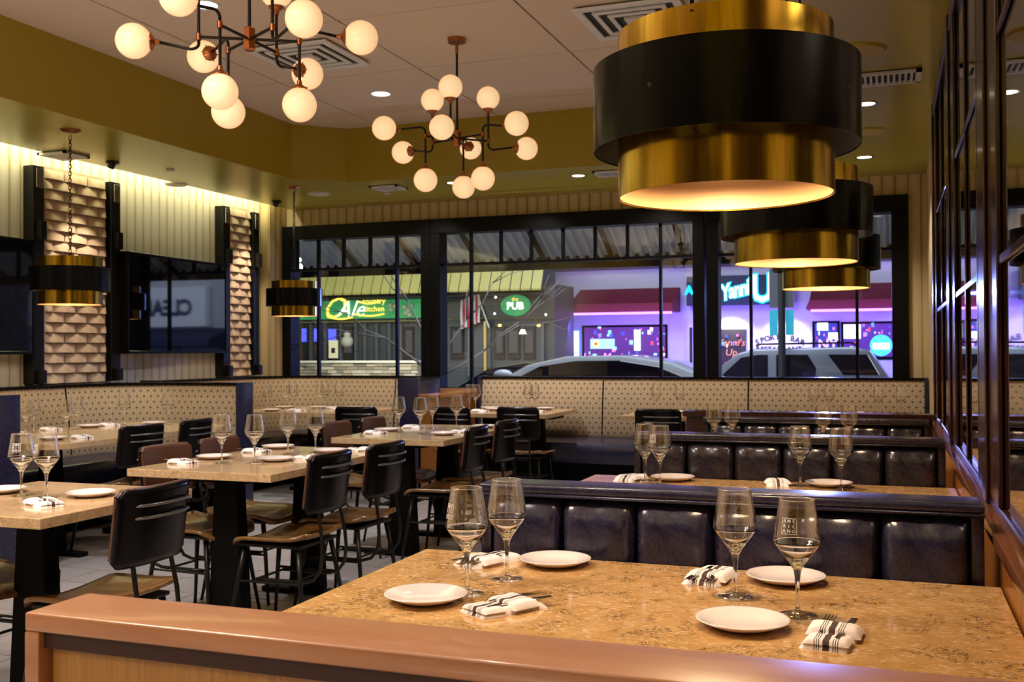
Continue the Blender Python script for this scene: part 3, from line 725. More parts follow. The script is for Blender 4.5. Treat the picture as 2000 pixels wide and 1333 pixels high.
# ------------------------------------------------------------------ chairs
def make_chair():
    e = empty('dining_chair', (0, 0, 0), label='chair', cat='chair', group='metal and wood dining chairs')
    def seat(u, v):
        a = u*2-1; t = v*2-1
        wid = 0.205*(1-0.06*abs(t)**4)
        x = a*wid; y = t*0.205+0.0
        z = 0.450+0.012*a*a-0.034*max(0.0, (t-0.5)/0.5)**2+0.022*max(0.0, (-t-0.4)/0.6)**2-0.012*(1-a*a)*(1-t*t)
        cr = max(0.0, abs(a)-0.8)/0.2; ct = max(0.0, abs(t)-0.8)/0.2; k = 1-0.10*(cr*ct)**0.8
        return (x*k, y*k, z)
    MB().grid(seat, 14, 14, (0, 0, -0.017)).build('seat', M['seatwood'], e, smooth='all')
    MB().box(-0.165, -0.165, 0.408, 0.165, 0.165, 0.424).build('seat_frame', M['black'], e, bevel=0.004, seg=1)
    R_ = 0.52
    def back(off, z0, z1, hw_, tilt=0.12):
        def fn(u, v):
            a = (u*2-1); x = a*hw_; yb = -0.225+ (R_-math.sqrt(R_*R_-x*x)); z = z0+(z1-z0)*v
            yb -= (z-0.56)*tilt
            rc = max(0.0, abs(a)-0.86)/0.14; rv = max(0.0, abs(v-0.5)*2-0.86)/0.14
            z = z-(math.copysign(1, v-0.5))*0.028*(rc*rc)*min(1, rv+0.0)
            return (x, yb+off, z)
        return fn
    MB().grid(back(-0.013, 0.565, 0.835, 0.185), 18, 12, (0, 0.012, 0)).build('back_shell', M['shell'], e, smooth='all')
    MB().grid(back(0.000, 0.575, 0.838, 0.18), 18, 12, (0, 0.014, 0)).build('back_pad', M['pad'], e, smooth='all')
    for z in (0.775, 0.732):
        pts = []
        for i in range(13):
            x = 0.05-0.20+0.29*i/12; yb = -0.225+(R_-math.sqrt(R_*R_-x*x))-(z-0.56)*0.12
            k = min(1.0, min(i, 12-i)/2.0+0.0)
            pts.append((x+0.03, yb-0.013-0.012*k-0.002, z))
        MB().tube(pts, 0.0055, 6).build('louver', M['louver'], e, smooth='all')
    for sx in (-1, 1):
        pts = [(sx*0.10, -0.212, 0.60), (sx*0.10, -0.222, 0.55), (sx*0.105, -0.240, 0.46), (sx*0.11, -0.245, 0.38), (sx*0.11, -0.235, 0.31), (sx*0.11, -0.20, 0.265), (sx*0.11, -0.15, 0.25), (sx*0.11, 0.0, 0.25), (sx*0.11, 0.10, 0.25)]
        MB().tube(pts, 0.0085, 8).build('back_tube', M['black'], e, smooth='all')
    for sx in (-1, 1):
        for sy in (-1, 1):
            MB().tube([(sx*0.145, sy*0.14, 0.41), (sx*0.165, sy*0.165, 0.25), (sx*0.195, sy*0.20, 0.0)], [0.013, 0.011, 0.008], 8).build('leg', M['black'], e, smooth='all')
    for sx in (-1, 1): MB().cyl((sx*0.165, -0.165, 0.25), (sx*0.165, 0.165, 0.25), 0.006, 8).build('stretcher', M['black'], e)
    for sy in (-1, 1): MB().cyl((-0.165, sy*0.10, 0.25), (0.165, sy*0.10, 0.25), 0.006, 8).build('stretcher', M['black'], e)
    return e
CH = Proto(make_chair())
# chair faces local +y, so rz = +90 deg looks towards -x
def chair(x, y, rz, label): CH.put((x, y, 0), math.radians(rz), label)
chair(-2.66, 2.98, 90, 'black backed chair in the left foreground beside the two seat table')
chair(-2.66, 4.20, 90, 'black backed chair on the right of the middle table, nearer one')
chair(-2.645, 4.74, 88, 'black backed chair on the right of the middle table, farther one')
chair(-2.63, 5.92, 92, 'black backed chair on the right of the table behind the middle one, nearer one')
chair(-2.64, 6.50, 88, 'black backed chair on the right of the table behind the middle one, farther one')
chair(-3.20, 4.27, -92, 'brown padded chair on the left of the middle table, nearer one')
chair(-3.21, 4.74, -88, 'brown padded chair on the left of the middle table, farther one')
chair(-3.21, 6.00, -90, 'brown padded chair on the left of the table behind the middle one, nearer one')
chair(-3.20, 6.50, -88, 'brown padded chair on the left of the table behind the middle one, farther one')
chair(-3.24, 3.02, -90, 'chair at the left edge with only its wooden seat showing')
chair(-4.75, 5.45, 84, 'dark chair at the long rounded table, nearer one')
chair(-4.76, 5.98, 94, 'dark chair at the long rounded table, farther one')
chair(-4.26, 7.93, 10, 'dark slotted chair in front of the corner banquette table')
chair(-3.43, 8.13, -4, 'dark slotted chair at the left window table, left one')
chair(-2.88, 8.22, 0, 'dark slotted chair at the left window table, right one')
chair(-1.72, 8.25, 0, 'dark slotted chair at the middle window table')

# ------------------------------------------------------------------ tableware
def make_plate():
    p = [(0.001, 0.006), (0.050, 0.006), (0.058, 0.009), (0.086, 0.0185), (0.090, 0.0190), (0.0905, 0.0175), (0.060, 0.004), (0.050, 0.0), (0.001, 0.0)]
    o = MB().lathe(p, 56).build('side_plate', M['china'], smooth='all'); tag(o, 'plate', 'plate', 'white side plates'); return o
PLATE = Proto(make_plate())
bowlprof = [(0.0045, 0.094), (0.0095, 0.0985), (0.0175, 0.108), (0.0300, 0.1245), (0.0432, 0.1420), (0.0475, 0.150), (0.0468, 0.158), (0.0438, 0.178), (0.0397, 0.205), (0.0348, 0.235)]
def rad_at(z):
    for (r0, z0), (r1, z1) in zip(bowlprof, bowlprof[1:]):
        if z0 <= z <= z1: return r0+(r1-r0)*(z-z0)/(z1-z0)
    return 0.035
def smoothprof(p, n=3):
    out = []
    for i in range(len(p)-1):
        p0 = p[max(0, i-1)]; p1 = p[i]; p2 = p[i+1]; p3 = p[min(len(p)-1, i+2)]
        for k in range(n):
            t = k/n; out.append(tuple(0.5*(2*p1[j]+(-p0[j]+p2[j])*t+(2*p0[j]-5*p1[j]+4*p2[j]-p3[j])*t*t+(-p0[j]+3*p1[j]-3*p2[j]+p3[j])*t**3) for j in (0, 1)))
    return out+[p[-1]]
def etched_mesh():
    """square print of nine letters bent round the bowl"""
    vs = []; fs = []
    def addmesh(me, ox, oz):
        b = len(vs)
        for v in me.vertices: vs.append((v.co.x+ox, v.co.y+oz))
        for p in me.polygons: fs.append(tuple(b+i for i in p.vertices))
    s = 0.0098
    for r, row in enumerate(('AME', 'RIC', 'ANO')):
        for c_, ch in enumerate(row):
            me = text_mesh(ch, 0.0102, 0.0, res=1, bold=0.00014); addmesh(me, (c_-1)*s, 0.186-(r-1)*s)
    q = 0.0160; t = 0.0011
    for a in ((-q, -q, q, -q+t), (-q, q-t, q, q), (-q, -q, -q+t, q), (q-t, -q, q, q)):
        n = 6
        for k in range(n):
            for_x0 = a[0]+(a[2]-a[0])*k/n; for_x1 = a[0]+(a[2]-a[0])*(k+1)/n; b = len(vs)
            vs.extend([(for_x0, 0.186+a[1]), (for_x1, 0.186+a[1]), (for_x1, 0.186+a[3]), (for_x0, 0.186+a[3])]); fs.append((b, b+1, b+2, b+3))
    out = []
    for x, z in vs:
        r = rad_at(z)+0.0006; a = x/0.044; out.append((r*math.sin(a), -r*math.cos(a), z))
    me = bpy.data.meshes.new('etched_logo'); me.from_pydata(out, [], fs); me.materials.append(M['etch']); return me
def make_glass(etched):
    e = empty('wine_glass', (0,0,0), label='glass', cat='wine glass', group='empty wine glasses')
    MB().lathe([(0.001, 0.0945)]+smoothprof(bowlprof[:6])+[(0.0463, 0.1505)]+smoothprof([(0.0008, 0.110), (0.012, 0.1135), (0.0325, 0.131), (0.0425, 0.146), (0.0463, 0.1505)])[::-1], 44).build('bowl_base', M['glass'], e, smooth='all')
    MB().lathe(smoothprof(bowlprof[5:]), 44).build('bowl', M['bowl'], e, smooth='all')
    MB().tube([(0.0350*math.cos(2*PI*k/36), 0.0350*math.sin(2*PI*k/36), 0.2352) for k in range(36)], 0.0005, 6, closed=True).build('rim', M['rimglint'], e, smooth='all')
    MB().lathe([(0.0065, 0.010), (0.012, 0.0065), (0.020, 0.0045), (0.030, 0.003), (0.0375, 0.0022), (0.0388, 0.0012), (0.0375, 0.0003), (0.001, 0.0003)], 40).build('foot', M['bowl'], e, smooth='all')
    st = smoothprof([(0.0065, 0.0095), (0.0042, 0.020), (0.0040, 0.050), (0.0058, 0.078), (0.0090, 0.094), (0.0140, 0.1005), (0.010, 0.1025), (0.0010, 0.1035)], 2)
    MB().lathe([(0.0005, 0.0093)]+st, 28).build('stem', M['glass'], e, smooth='all')
    if etched: inst('etched_logo', etched, e)
    return e
G1 = Proto(make_glass(etched_mesh())); G2 = Proto(make_glass(None))
def make_napkin():
    e = empty('folded_napkin', (0,0,0), label='napkin', cat='napkin', group='rolled striped napkins')
    def slab(w, l, y0, z0, h, sk, wav):
        def top(u, v):
            a = u*2-1; t = v*2-1
            ed = max(0.0, 1-abs(a)**5)**0.5*max(0.0, 1-abs(t)**9)**0.5
            x = a*w+sk*t; y = y0+t*l
            return (x, y, z0+h*ed*(1+wav*math.sin(5*t+2*a)*0.5))
        b = MB().grid(top, 14, 18); top_n = len(b.v)
        b.grid(lambda u, v: ((u*2-1)*w+sk*(v*2-1), y0+(v*2-1)*l, z0), 1, 1); return b
    slab(0.044, 0.080, 0.0, 0.0, 0.015, 0.003, 0.08).build('cloth', M['cloth'], e, smooth='all')
    slab(0.050, 0.036, 0.024, 0.008, 0.015, -0.002, 0.12).build('pocket_fold', M['cloth'], e, smooth='all')
    slab(0.041, 0.026, -0.052, 0.009, 0.009, 0.002, 0.1).build('lower_fold', M['cloth'], e, smooth='all')
    return e
NAP = Proto(make_napkin())
def make_fork():
    b = MB(); z = 0.0
    for k in range(4):
        x = -0.0096+0.0064*k; b.tube([(x, 0.050, z+0.0005), (x, 0.020, z-0.001), (x*0.95, 0.0, z)], [0.0007, 0.0014, 0.0016], 6)
    b.box(-0.0115, -0.018, z-0.0012, 0.0115, 0.001, z+0.0012)
    b.tube([(0, -0.018, z), (0, -0.045, z+0.001), (0, -0.10, z)], [0.006, 0.003, 0.0035], 6)
    o = b.build('fork', M['steel'], smooth=True); tag(o, 'fork', 'fork', 'forks tucked in the napkins'); return o
def make_knife():
    b = MB().hexa([(-0.009, -0.02, -0.0008), (0.009, -0.02, -0.0008), (0.006, 0.055, -0.0008), (-0.006, 0.055, -0.0008), (-0.009, -0.02, 0.0022), (0.009, -0.02, 0.0022), (0.006, 0.055, 0.0016), (-0.006, 0.055, 0.0016)])
    b.box(-0.005, -0.11, -0.0008, 0.005, -0.02, 0.0022)
    o = b.build('knife', M['steel'], smooth=True, bevel=0.0006, seg=1); tag(o, 'knife', 'knife', 'knives tucked in the napkins'); return o
FORK, KNIFE = Proto(make_fork()), Proto(make_knife())
ZT_ = 0.7601
def plate(x, y, label): PLATE.put((x, y, ZT_), random.random()*6, 'white side plate '+label)
def glass(x, y, label, rz=None, etched=False):
    (G1 if etched else G2).put((x, y, ZT_), random.random()*6 if rz is None else math.radians(rz), 'empty angular wine glass '+label)
def napkin(x, y, rz, label, fork=True):
    NAP.put((x, y, ZT_), math.radians(rz), 'striped white napkin packet '+label)
    if fork:
        a = math.radians(rz)
        def pos(dx, dy): return (x+dx*math.cos(a)-dy*math.sin(a), y+dx*math.sin(a)+dy*math.cos(a), ZT_+0.0165)
        FORK.put(pos(-0.020, 0.075), a, 'steel fork in the napkin '+label)
        KNIFE.put(pos(0.022, 0.052), a-0.06, 'steel knife in the napkin '+label)
# foreground table
t = 'of the foreground booth table'
plate(-0.946, 2.035, 'front left '+t); plate(-0.797, 2.485, 'back left '+t); plate(-0.232, 2.475, 'back right '+t); plate(-0.274, 2.045, 'front right '+t)
glass(-0.889, 2.128, 'front left '+t, -62+20, True); glass(-0.855, 2.292, 'back left '+t, 198, True)
glass(-0.322, 2.291, 'back right '+t, 183, True); glass(-0.181, 2.172, 'front right '+t, -17, True)
napkin(-0.760, 2.02, -32, 'front left '+t); napkin(-0.965, 2.455, -205, 'back left '+t); napkin(-0.400, 2.450, 172, 'back right '+t); napkin(-0.105, 2.01, -6, 'front right '+t)
# second booth table
t = 'of the second booth table'
plate(-0.85, 4.25, 'left '+t); plate(-0.231, 4.25, 'right '+t)
glass(-0.954, 4.194, 'left '+t, 200, True); glass(-0.875, 4.110, 'left front '+t, -30, True); glass(-0.339, 4.224, 'right '+t, 190, True); glass(-0.182, 4.160, 'far right '+t, 160, True)
napkin(-1.02, 4.22, 170, 'left '+t, False); napkin(-0.43, 4.25, 190, 'right '+t, False)
# third booth table
t = 'of the third booth table'
for px, lab in ((1395, 'leftmost '), (1430, 'second from left '), (1608, 'third from left '), (1659, 'rightmost ')):
    q = at(px, 860, 5.9); glass(q.x, q.y if px < 1500 else 5.88, lab+t)
# left foreground two seat table
t = 'of the two seat table in the left foreground'
plate(-3.234, 3.08, 'at the left edge '+t); plate(-2.83, 3.11, 'right '+t)
glass(-3.085, 3.03, 'left '+t, 20, True); glass(-2.955, 3.02, 'right '+t, -20, True)
napkin(-2.83, 2.88, 68, 'front '+t); 
# middle table
t = 'of the middle four seat table'
plate(-3.22, 4.40, 'front left '+t); plate(-2.86, 4.40, 'front right '+t); plate(-3.22, 4.98, 'back left '+t); plate(-2.82, 4.86, 'back right '+t)
glass(-3.06, 4.24, 'front left '+t); glass(-2.90, 4.28, 'front right '+t); glass(-2.985, 4.71, 'back left '+t); glass(-2.885, 4.82, 'back right '+t)
napkin(-3.225, 4.16, 75, 'front left '+t); napkin(-3.20, 4.74, 80, 'back left '+t); napkin(-2.74, 4.53, -80, 'front right '+t); napkin(-2.70, 4.99, -75, 'back right '+t)
# table behind
t = 'of the four seat table behind the middle one'
plate(-3.20, 6.28, 'front left '+t); plate(-2.70, 6.10, 'front right '+t); plate(-2.68, 6.75, 'back right '+t)
glass(-3.075, 6.20, 'front left '+t); glass(-2.885, 6.13, 'front right '+t); glass(-2.995, 6.56, 'back left '+t); glass(-2.83, 6.60, 'back right '+t)
napkin(-3.17, 6.05, 75, 'front left '+t, False); napkin(-3.15, 6.58, 80, 'back left '+t, False); napkin(-2.66, 6.32, -80, 'front right '+t, False)
# long rounded table
t = 'on the long rounded table'
glass(-5.29, 5.23, 'nearest '+t); glass(-5.48, 5.49, 'second from the left, behind the nearest, '+t); glass(-5.03, 5.31, 'nearest right '+t); glass(-5.40, 5.80, 'behind the nearest right one '+t)
glass(-5.40, 6.28, 'at the middle back '+t); glass(-5.06, 6.35, 'at the right back '+t)
plate(-5.47, 5.28, 'at the near left '+t); plate(-4.90, 5.06, 'at the near right '+t); plate(-5.45, 5.98, 'at the left back '+t); plate(-5.20, 6.37, 'at the far back '+t)
napkin(-4.78, 5.18, 70, 'near right '+t, False); napkin(-5.50, 5.66, 80, 'left '+t, False); napkin(-5.40, 6.12, 80, 'left back '+t, False); napkin(-4.84, 6.38, 60, 'right back '+t, False)
# corner table
t = 'on the corner banquette table'
for x, y, lab in ((-5.50, 8.33, 'leftmost'), (-5.22, 8.20, 'second from left'), (-5.40, 8.62, 'third from left'), (-4.99, 8.42, 'fourth from left'), (-5.15, 8.78, 'fifth from left'), (-4.97, 8.74, 'rightmost')): glass(x, y, lab+' '+t)
plate(-5.45, 8.55, 'left back '+t); plate(-5.12, 8.60, 'middle back '+t); plate(-4.78, 8.66, 'right back '+t); plate(-5.30, 8.10, 'near left '+t)
napkin(-5.08, 8.15, 85, 'near middle '+t, False); napkin(-4.92, 8.55, 60, 'right '+t, False)
# window tables
t = 'on the left window table'
glass(-3.57, 8.63, 'leftmost '+t); glass(-3.50, 8.60, 'second from left '+t); glass(-3.04, 8.72, 'third from left '+t); glass(-3.00, 8.78, 'rightmost '+t)
plate(-3.50, 8.95, 'far left '+t); plate(-3.38, 8.75, 'middle '+t); plate(-2.97, 8.98, 'far right '+t); napkin(-3.42, 8.50, 80, 'left '+t, False); napkin(-2.93, 8.62, 80, 'right '+t, False)
t = 'on the middle window table'
glass(-1.93, 8.94, 'left '+t); glass(-1.735, 8.98, 'right '+t); plate(-1.98, 8.80, 'left '+t); plate(-1.73, 8.78, 'right '+t)
t = 'on the right window table'
glass(-0.60, 8.92, 'leftmost '+t); glass(-0.478, 8.94, 'second from left '+t); glass(-0.095, 8.96, 'third from left '+t); glass(0.075, 8.98, 'rightmost '+t)
plate(-0.62, 8.75, 'left '+t); plate(-0.02, 8.80, 'right '+t); napkin(-0.68, 9.0, 85, 'left '+t, False); napkin(-0.22, 9.0, 85, 'right '+t, False)

# ------------------------------------------------------------------ drum pendants
def make_pendant(kind):
    e = empty('drum_pendant', (0,0,0), label='pendant', cat='pendant lamp', group='brass and black drum pendants')
    R, Ro = 0.2275, 0.281; n = 72
    def drum(r, z0, z1, t=0.0025): return MB().lathe([(r-t, z0), (r, z0), (r, z1), (r-t, z1), (r-t, z0)], n)
    drum(R, 0.0, 0.350).build('brass_drum', M['brass'], e, smooth=True)
    MB().lathe([(R-0.004, 0.003), (R-0.004, 0.200), (R-0.03, 0.215), (0.001, 0.215)], n).build('liner', M['liner'], e, smooth=True)
    drum(Ro, 0.100, 0.275).build('black_band', M['blackband'], e, smooth=True)
    MB().lathe([(Ro-0.004, 0.102), (Ro-0.004, 0.272)], n).build('band_liner', M['bandliner'], e, smooth=True)
    for k in range(4):
        a = PI/4+k*PI/2; c_, s_ = math.cos(a), math.sin(a)
        MB().cyl((c_*R, s_*R, 0.19), (c_*Ro, s_*Ro, 0.19), 0.005, 8).build('spoke', M['black'], e)
    for k in range(3):
        a = k*2*PI/3; MB().cyl((0, 0, 0.35), (math.cos(a)*R, math.sin(a)*R, 0.335), 0.004, 8).build('spider_arm', M['black'], e)
    MB().sphere((0, 0, 0.15), 0.032, 16, 10).build('bulb', M['bulb'], e, smooth='all')
    H = 2.80-1.627
    if kind == 'rod':
        for s_ in (-1, 1): MB().tube([(s_*0.07, 0.02, 0.345), (s_*0.015, 0.0, H-0.02)], 0.0045, 8).build('stem', M['black'], e, smooth='all')
        MB().lathe([(0.001, H-0.03), (0.06, H-0.026), (0.065, H), (0.001, H)], 32).build('canopy', M['canopy'], e, smooth=True)
    return e
def chain(e, z0, z1):
    z = z0; k = 0; L, w, r = 0.036, 0.009, 0.0028
    pts = [(w*math.cos(a), 0, (L/2-w)*(1 if math.sin(a) > 0 else -1)+w*math.sin(a)) for a in [2*PI*i/12+0.26 for i in range(12)]]
    me = MB().tube(pts, r, 6, closed=True).mesh('chain_link', M['black'], smooth='all')
    while z < z1:
        q = inst('chain_link', me, e, (0, 0, z)); q.rotation_euler.z = PI/2*(k % 2)+0.3; z += L-2*r-0.004; k += 1
PR = Proto(make_pendant('rod'))
PEND = [(-0.332, 2.24, 1.628, 'large brass and black drum pendant filling the top right, nearest of the row'), (-0.336, 4.05, 1.627, 'second brass and black drum pendant of the right row, half hidden by the first'), (-0.325, 5.80, 1.625, 'third and lowest looking drum pendant of the right row')]
for x, y, z, lab in PEND: PR.put((x, y, z), 0.4, lab)
PL = make_pendant('chain')
MB().cyl((0, 0, 0.352), (0, 0, 0.38), 0.012, 10).build('loop', M['black'], PL)
Hc = (2.80-1.622)/0.9
chain(PL, 0.40, Hc-0.05)
MB().tube([(0.006, 0, 0.35), (0.012, 0.006, 0.6), (0.004, -0.004, 0.9), (0.01, 0, Hc-0.02)], 0.0022, 6).build('cord', M['brass'], PL, smooth='all')
MB().lathe([(0.001, Hc-0.028), (0.05, Hc-0.02), (0.075, Hc-0.006), (0.075, Hc), (0.001, Hc)], 32).build('canopy', M['canopy'], PL, smooth=True)
PLP = Proto(PL)
PLP.put((-5.164, 5.486, 1.622), 0.2, 'brass and black drum pendant on a chain in front of the nearer carved stone panel', scale=0.9)
PLP.put((-5.074, 8.118, 1.622), 0.9, 'brass and black drum pendant on a chain in front of the left window', scale=0.9)
for x, y, z, pw in [(q[0], q[1], q[2], 26) for q in PEND]+[(-5.164, 5.486, 1.622, 22), (-5.074, 8.118, 1.622, 22)]:
    l = bpy.data.lights.new('pendant_bulb', 'SPOT'); l.energy = pw; l.color = (1.0, 0.70, 0.42); l.spot_size = math.radians(150); l.spot_blend = 0.3; l.shadow_soft_size = 0.025
    o = bpy.data.objects.new('pendant_bulb', l); COL.objects.link(o); o.location = (x, y, z+0.112)

# ------------------------------------------------------------------ globe chandeliers
def chandelier(x, y, z, rot, label):
    e = empty('globe_chandelier', (x, y, z), label=label, cat='chandelier', group='opal globe chandeliers')
    top = ZH-z; GR = 0.074
    view = math.atan2(y, x)+PI       # direction from hub to the camera side
    MB().lathe([(0.001, top-0.028), (0.055, top-0.028), (0.058, top-0.002), (0.001, top-0.002)], 32).build('canopy', M['canopy'], e, smooth=True)
    MB().cyl((0, 0, 0.05), (0, 0, top-0.03), 0.0075, 10).build('stem', M['rod'], e, smooth=True)
    MB().cyl((0, 0, top-0.10), (0, 0, top-0.028), 0.010, 10).build('stem_collar', M['canopy'], e, smooth=True)
    MB().lathe([(0.001, -0.05), (0.020, -0.05), (0.027, -0.043), (0.027, 0.043), (0.020, 0.05), (0.001, 0.05)], 6).build('hub', M['canopy'], e)
    gm = MB().sphere((0, 0, 0), GR, 36, 22).mesh('globe', M['globe'], smooth='all')
    # holder: local -z axis points into the globe
    hb = MB().lathe([(0.001, 0.030), (0.010, 0.030), (0.012, 0.012), (0.030, 0.0), (0.033, -0.006), (0.028, -0.010)], 20)
    hm = hb.mesh('holder', M['canopy'], smooth=True)
    cb = MB()
    for k in range(6):
        a = k*PI/3; cb.cyl((math.cos(a)*0.026, math.sin(a)*0.026, -0.004), (math.cos(a)*0.040, math.sin(a)*0.040, -0.004), 0.0028, 6)
    cb.tube([(0.032*math.cos(2*PI*k/18), 0.032*math.sin(2*PI*k/18), -0.006) for k in range(18)], 0.003, 6, closed=True)
    cm = cb.mesh('cage_ring', M['canopy'], smooth=True)
    def globe(c, d):
        c = Vector(c); d = Vector(d).normalized()
        inst('globe', gm, e, c)
        for nm, me in (('holder', hm), ('cage_ring', cm)):
            q = inst(nm, me, e, c-d*(GR+0.002)); q.rotation_euler = (-d).to_track_quat('Z', 'Y').to_euler()
    rr = 0.0068
    for k in range(6):
        # angle measured from the camera side, positive to the viewer's right
        a = math.radians(rot+60*k); ang = view+a
        dx, dy = math.cos(ang), math.sin(ang); up = (k % 2 == 0)
        rho, ro = 0.21, 0.475
        E = Vector((dx*rho, dy*rho, 0)); s = 1 if up else -1
        zo = -0.030 if up else 0.030
        MB().cyl((dx*0.025, dy*0.025, 0), tuple(E), rr, 10).build('arm', M['rod'], e, smooth=True)
        MB().cyl((E.x, E.y, -0.014), (E.x, E.y, 0.014), 0.0115, 10).build('joint', M['canopy'], e, smooth=True)
        MB().cyl((E.x, E.y, 0.012*s), (E.x, E.y, s*(0.275-GR-0.03)), rr, 10).build('arm', M['rod'], e, smooth=True)
        globe((E.x, E.y, 0.275*s), (0, 0, s))
        # bent outward arm: leaves the joint vertically, then turns outwards
        zz = zo*1.8
        pts = [(E.x, E.y, 0), (E.x, E.y, zz*0.55)]
        for i in range(5):
            t = math.radians(90*i/4); rb = 0.035
            pts.append((E.x+dx*rb*(1-math.cos(t)), E.y+dy*rb*(1-math.cos(t)), zz*0.55+(zz*0.45)*math.sin(t)))
        end = ro-GR-0.028
        pts.append((dx*end, dy*end, zo*1.0+zz*0.0))
        MB().tube(pts, rr, 10).build('arm', M['rod'], e, smooth='all')
        globe((dx*ro, dy*ro, zo), (dx, dy, 0))
    return e
chandelier(-2.563, 6.008, 2.644, -11, 'farther chandelier with twelve glowing opal globes, seen whole')
chandelier(-2.575, 3.770, 2.644, 26, 'nearer chandelier with opal globes, cut by the top edge of the photo')

# ------------------------------------------------------------------ street outside
GZ = -0.47
m = M['asphalt'] = mat('asphalt', (0.03, 0.03, 0.035), 0.5)
tag(MB().box(-40, 9.7, GZ-0.1, 30, 40, GZ).build('street', M['asphalt'], uv=False), kind='structure')
tag(MB().box(-40, 9.66, GZ, 30, 12.2, GZ+0.14).build('pavement', mat('pavement', (0.12, 0.12, 0.13), 0.7), uv=False), kind='structure')
tag(MB().box(-40, 26.4, GZ, 30, 40, GZ+0.12).build('far_pavement', mat('far pavement', (0.14, 0.14, 0.15), 0.7), uv=False), kind='structure')
# corrugated awning just outside the windows
e = empty('corrugated_awning', (0, 0, 0), label='corrugated metal awning just outside the windows', cat='awning')
ya, za, yb, zb = 9.72, 3.15, 11.25, 2.33
M['corr'] = mat('corrugated metal', (0.34, 0.35, 0.36), 0.4, 0.6)
xa_, xb_ = -7.05, 2.2; per = 0.115; n = int((xb_-xa_)/per*4); b = MB(); vs = []
for i in range(n+1):
    x = xa_+i*per/4; d = 0.045*(1 if (i % 4) in (1, 2) else 0)
    vs += [(x, ya, za+d), (x, yb, zb+d)]
b.add(vs, [(2*i, 2*i+1, 2*i+3, 2*i+2) for i in range(n)]); b.build('corrugated_sheet', M['corr'], e)
MB().box(xa_, yb, zb-0.10, xb_, yb+0.05, zb+0.06).build('gutter', M['blackmatte'], e)
for i in range(12):
    x = -6.9+i*0.80; MB().hexa([(x-0.02, ya, za-0.07), (x+0.02, ya, za-0.07), (x+0.02, yb, zb-0.07), (x-0.02, yb, zb-0.07), (x-0.02, ya, za-0.01), (x+0.02, ya, za-0.01), (x+0.02, yb, zb-0.01), (x-0.02, yb, zb-0.01)]).build('rafter', M['blackmatte'], e)
area('awning_lamp', (-3.2, 10.1, 1.3), (0, 0.35, 1), 7.5, 0.25, 34, (0.85, 0.90, 1.0))
q = empty('bulkhead_lamp', tuple(at(584, 522, 10.6)), label='bright white bulb hanging outside the left window edge', cat='lamp')
MB().sphere((0, 0, 0), 0.045, 14, 10).sphere((0, 0, 0.085), 0.03, 12, 8).build('bulb', emi('white bulb', (0.8, 1.0, 0.75), 4), q, smooth='all')
MB().cyl((0, 0, 0.11), (0, 0, 1.05), 0.006, 6).build('cord', M['black'], q)

YF = 28.0
def rect(px0, py0, px1, py1, Y, d=0.06):
    a, c_ = at(px0, py1, Y), at(px1, py0, Y); return (a.x, Y, min(a.z, c_.z), c_.x, Y+d, max(a.z, c_.z))
def pbox(px0, py0, px1, py1, Y, d, name, m, parent): return MB().box(*rect(px0, py0, px1, py1, Y, d)).build(name, m, parent)
# white bar building on the right
M['stucco'] = mat('pale stucco', (0.62, 0.62, 0.66), 0.8)
M['red'] = mat('dark red canvas', (0.20, 0.012, 0.02), 0.7)
e = empty('bar_building', (0, 0, 0), label='white stucco bar front over the road lit violet', cat='building')
x0 = at(1085, 600, YF).x
MB().box(x0, YF, GZ, 3.2, YF+4, 3.9).build('wall', M['stucco'], e)
MB().box(x0-0.2, YF-0.5, 3.9, 3.4, YF+4, 4.5).build('roof', M['blackmatte'], e)
MB().box(x0, YF-0.08, 3.55, 3.2, YF, 3.88).build('fascia', mat('grey fascia', (0.06, 0.06, 0.09), 0.6), e)
VI = emi('violet neon tube', (0.32, 0.10, 1.0), 3.2)
a, c_ = at(1085, 523, YF-0.4), at(1500, 507, YF-0.4); MB().cyl((a.x, YF-0.4, a.z), (3.0, YF-0.4, a.z+0.02), 0.035, 8).build('neon_tube', VI, e)
def awn(pl, pr, pt, pb, out):
    a = at(pl, pb, YF-out); c_ = at(pr, pb, YF-out); t0 = at(pl+14, pt, YF); t1 = at(pr, pt, YF)
    xa, xb = a.x, c_.x; z0, z1 = a.z, t0.z
    MB().hexa([(xa, YF-out, z0), (xb, YF-out, z0), (xb, YF, z0), (xa, YF, z0), (xa+0.1, YF-out, z0+0.22), (xb-0.0, YF-out, z0+0.22), (xb, YF, z1), (xa+0.1, YF, z1)]).build('awning', M['red'], e)
    MB().cyl((xa+0.1, YF-out*0.6, z0-0.03), (xb-0.1, YF-out*0.6, z0-0.03), 0.03, 8).build('neon_tube', emi('magenta tube', (0.75, 0.22, 1.0), 3.0), e)
awn(1105, 1313, 567, 611, 1.1); awn(1573, 1775, 556, 604, 1.1)
FR = M['blackmatte']
def glow_window(px0, py0, px1, py1, name='shop_window', base=(0.12, 0.02, 0.30)):
    w_ = pbox(px0, py0, px1, py1, YF-0.05, 0.05, name, FR, e)
    X0, _, Z0, X1, _, Z1 = rect(px0, py0, px1, py1, YF-0.08)
    MB().box(X0+0.06, YF-0.07, Z0+0.06, X1-0.06, YF-0.055, Z1-0.06).build('lit_pane', emi(name+' glow', base, 1.0), w_); return w_
w1 = glow_window(1137, 634, 1303, 708)
pal = [(1.0, 0.06, 0.10), (0.10, 0.30, 1.0), (0.9, 0.2, 0.7), (0.3, 0.9, 1.0), (0.5, 0.1, 1.0), (1.0, 0.85, 0.6), (0.05, 0.1, 0.9)]
pm_ = [emi('bar light %d' % i, c_, 1.5) for i, c_ in enumerate(pal)]
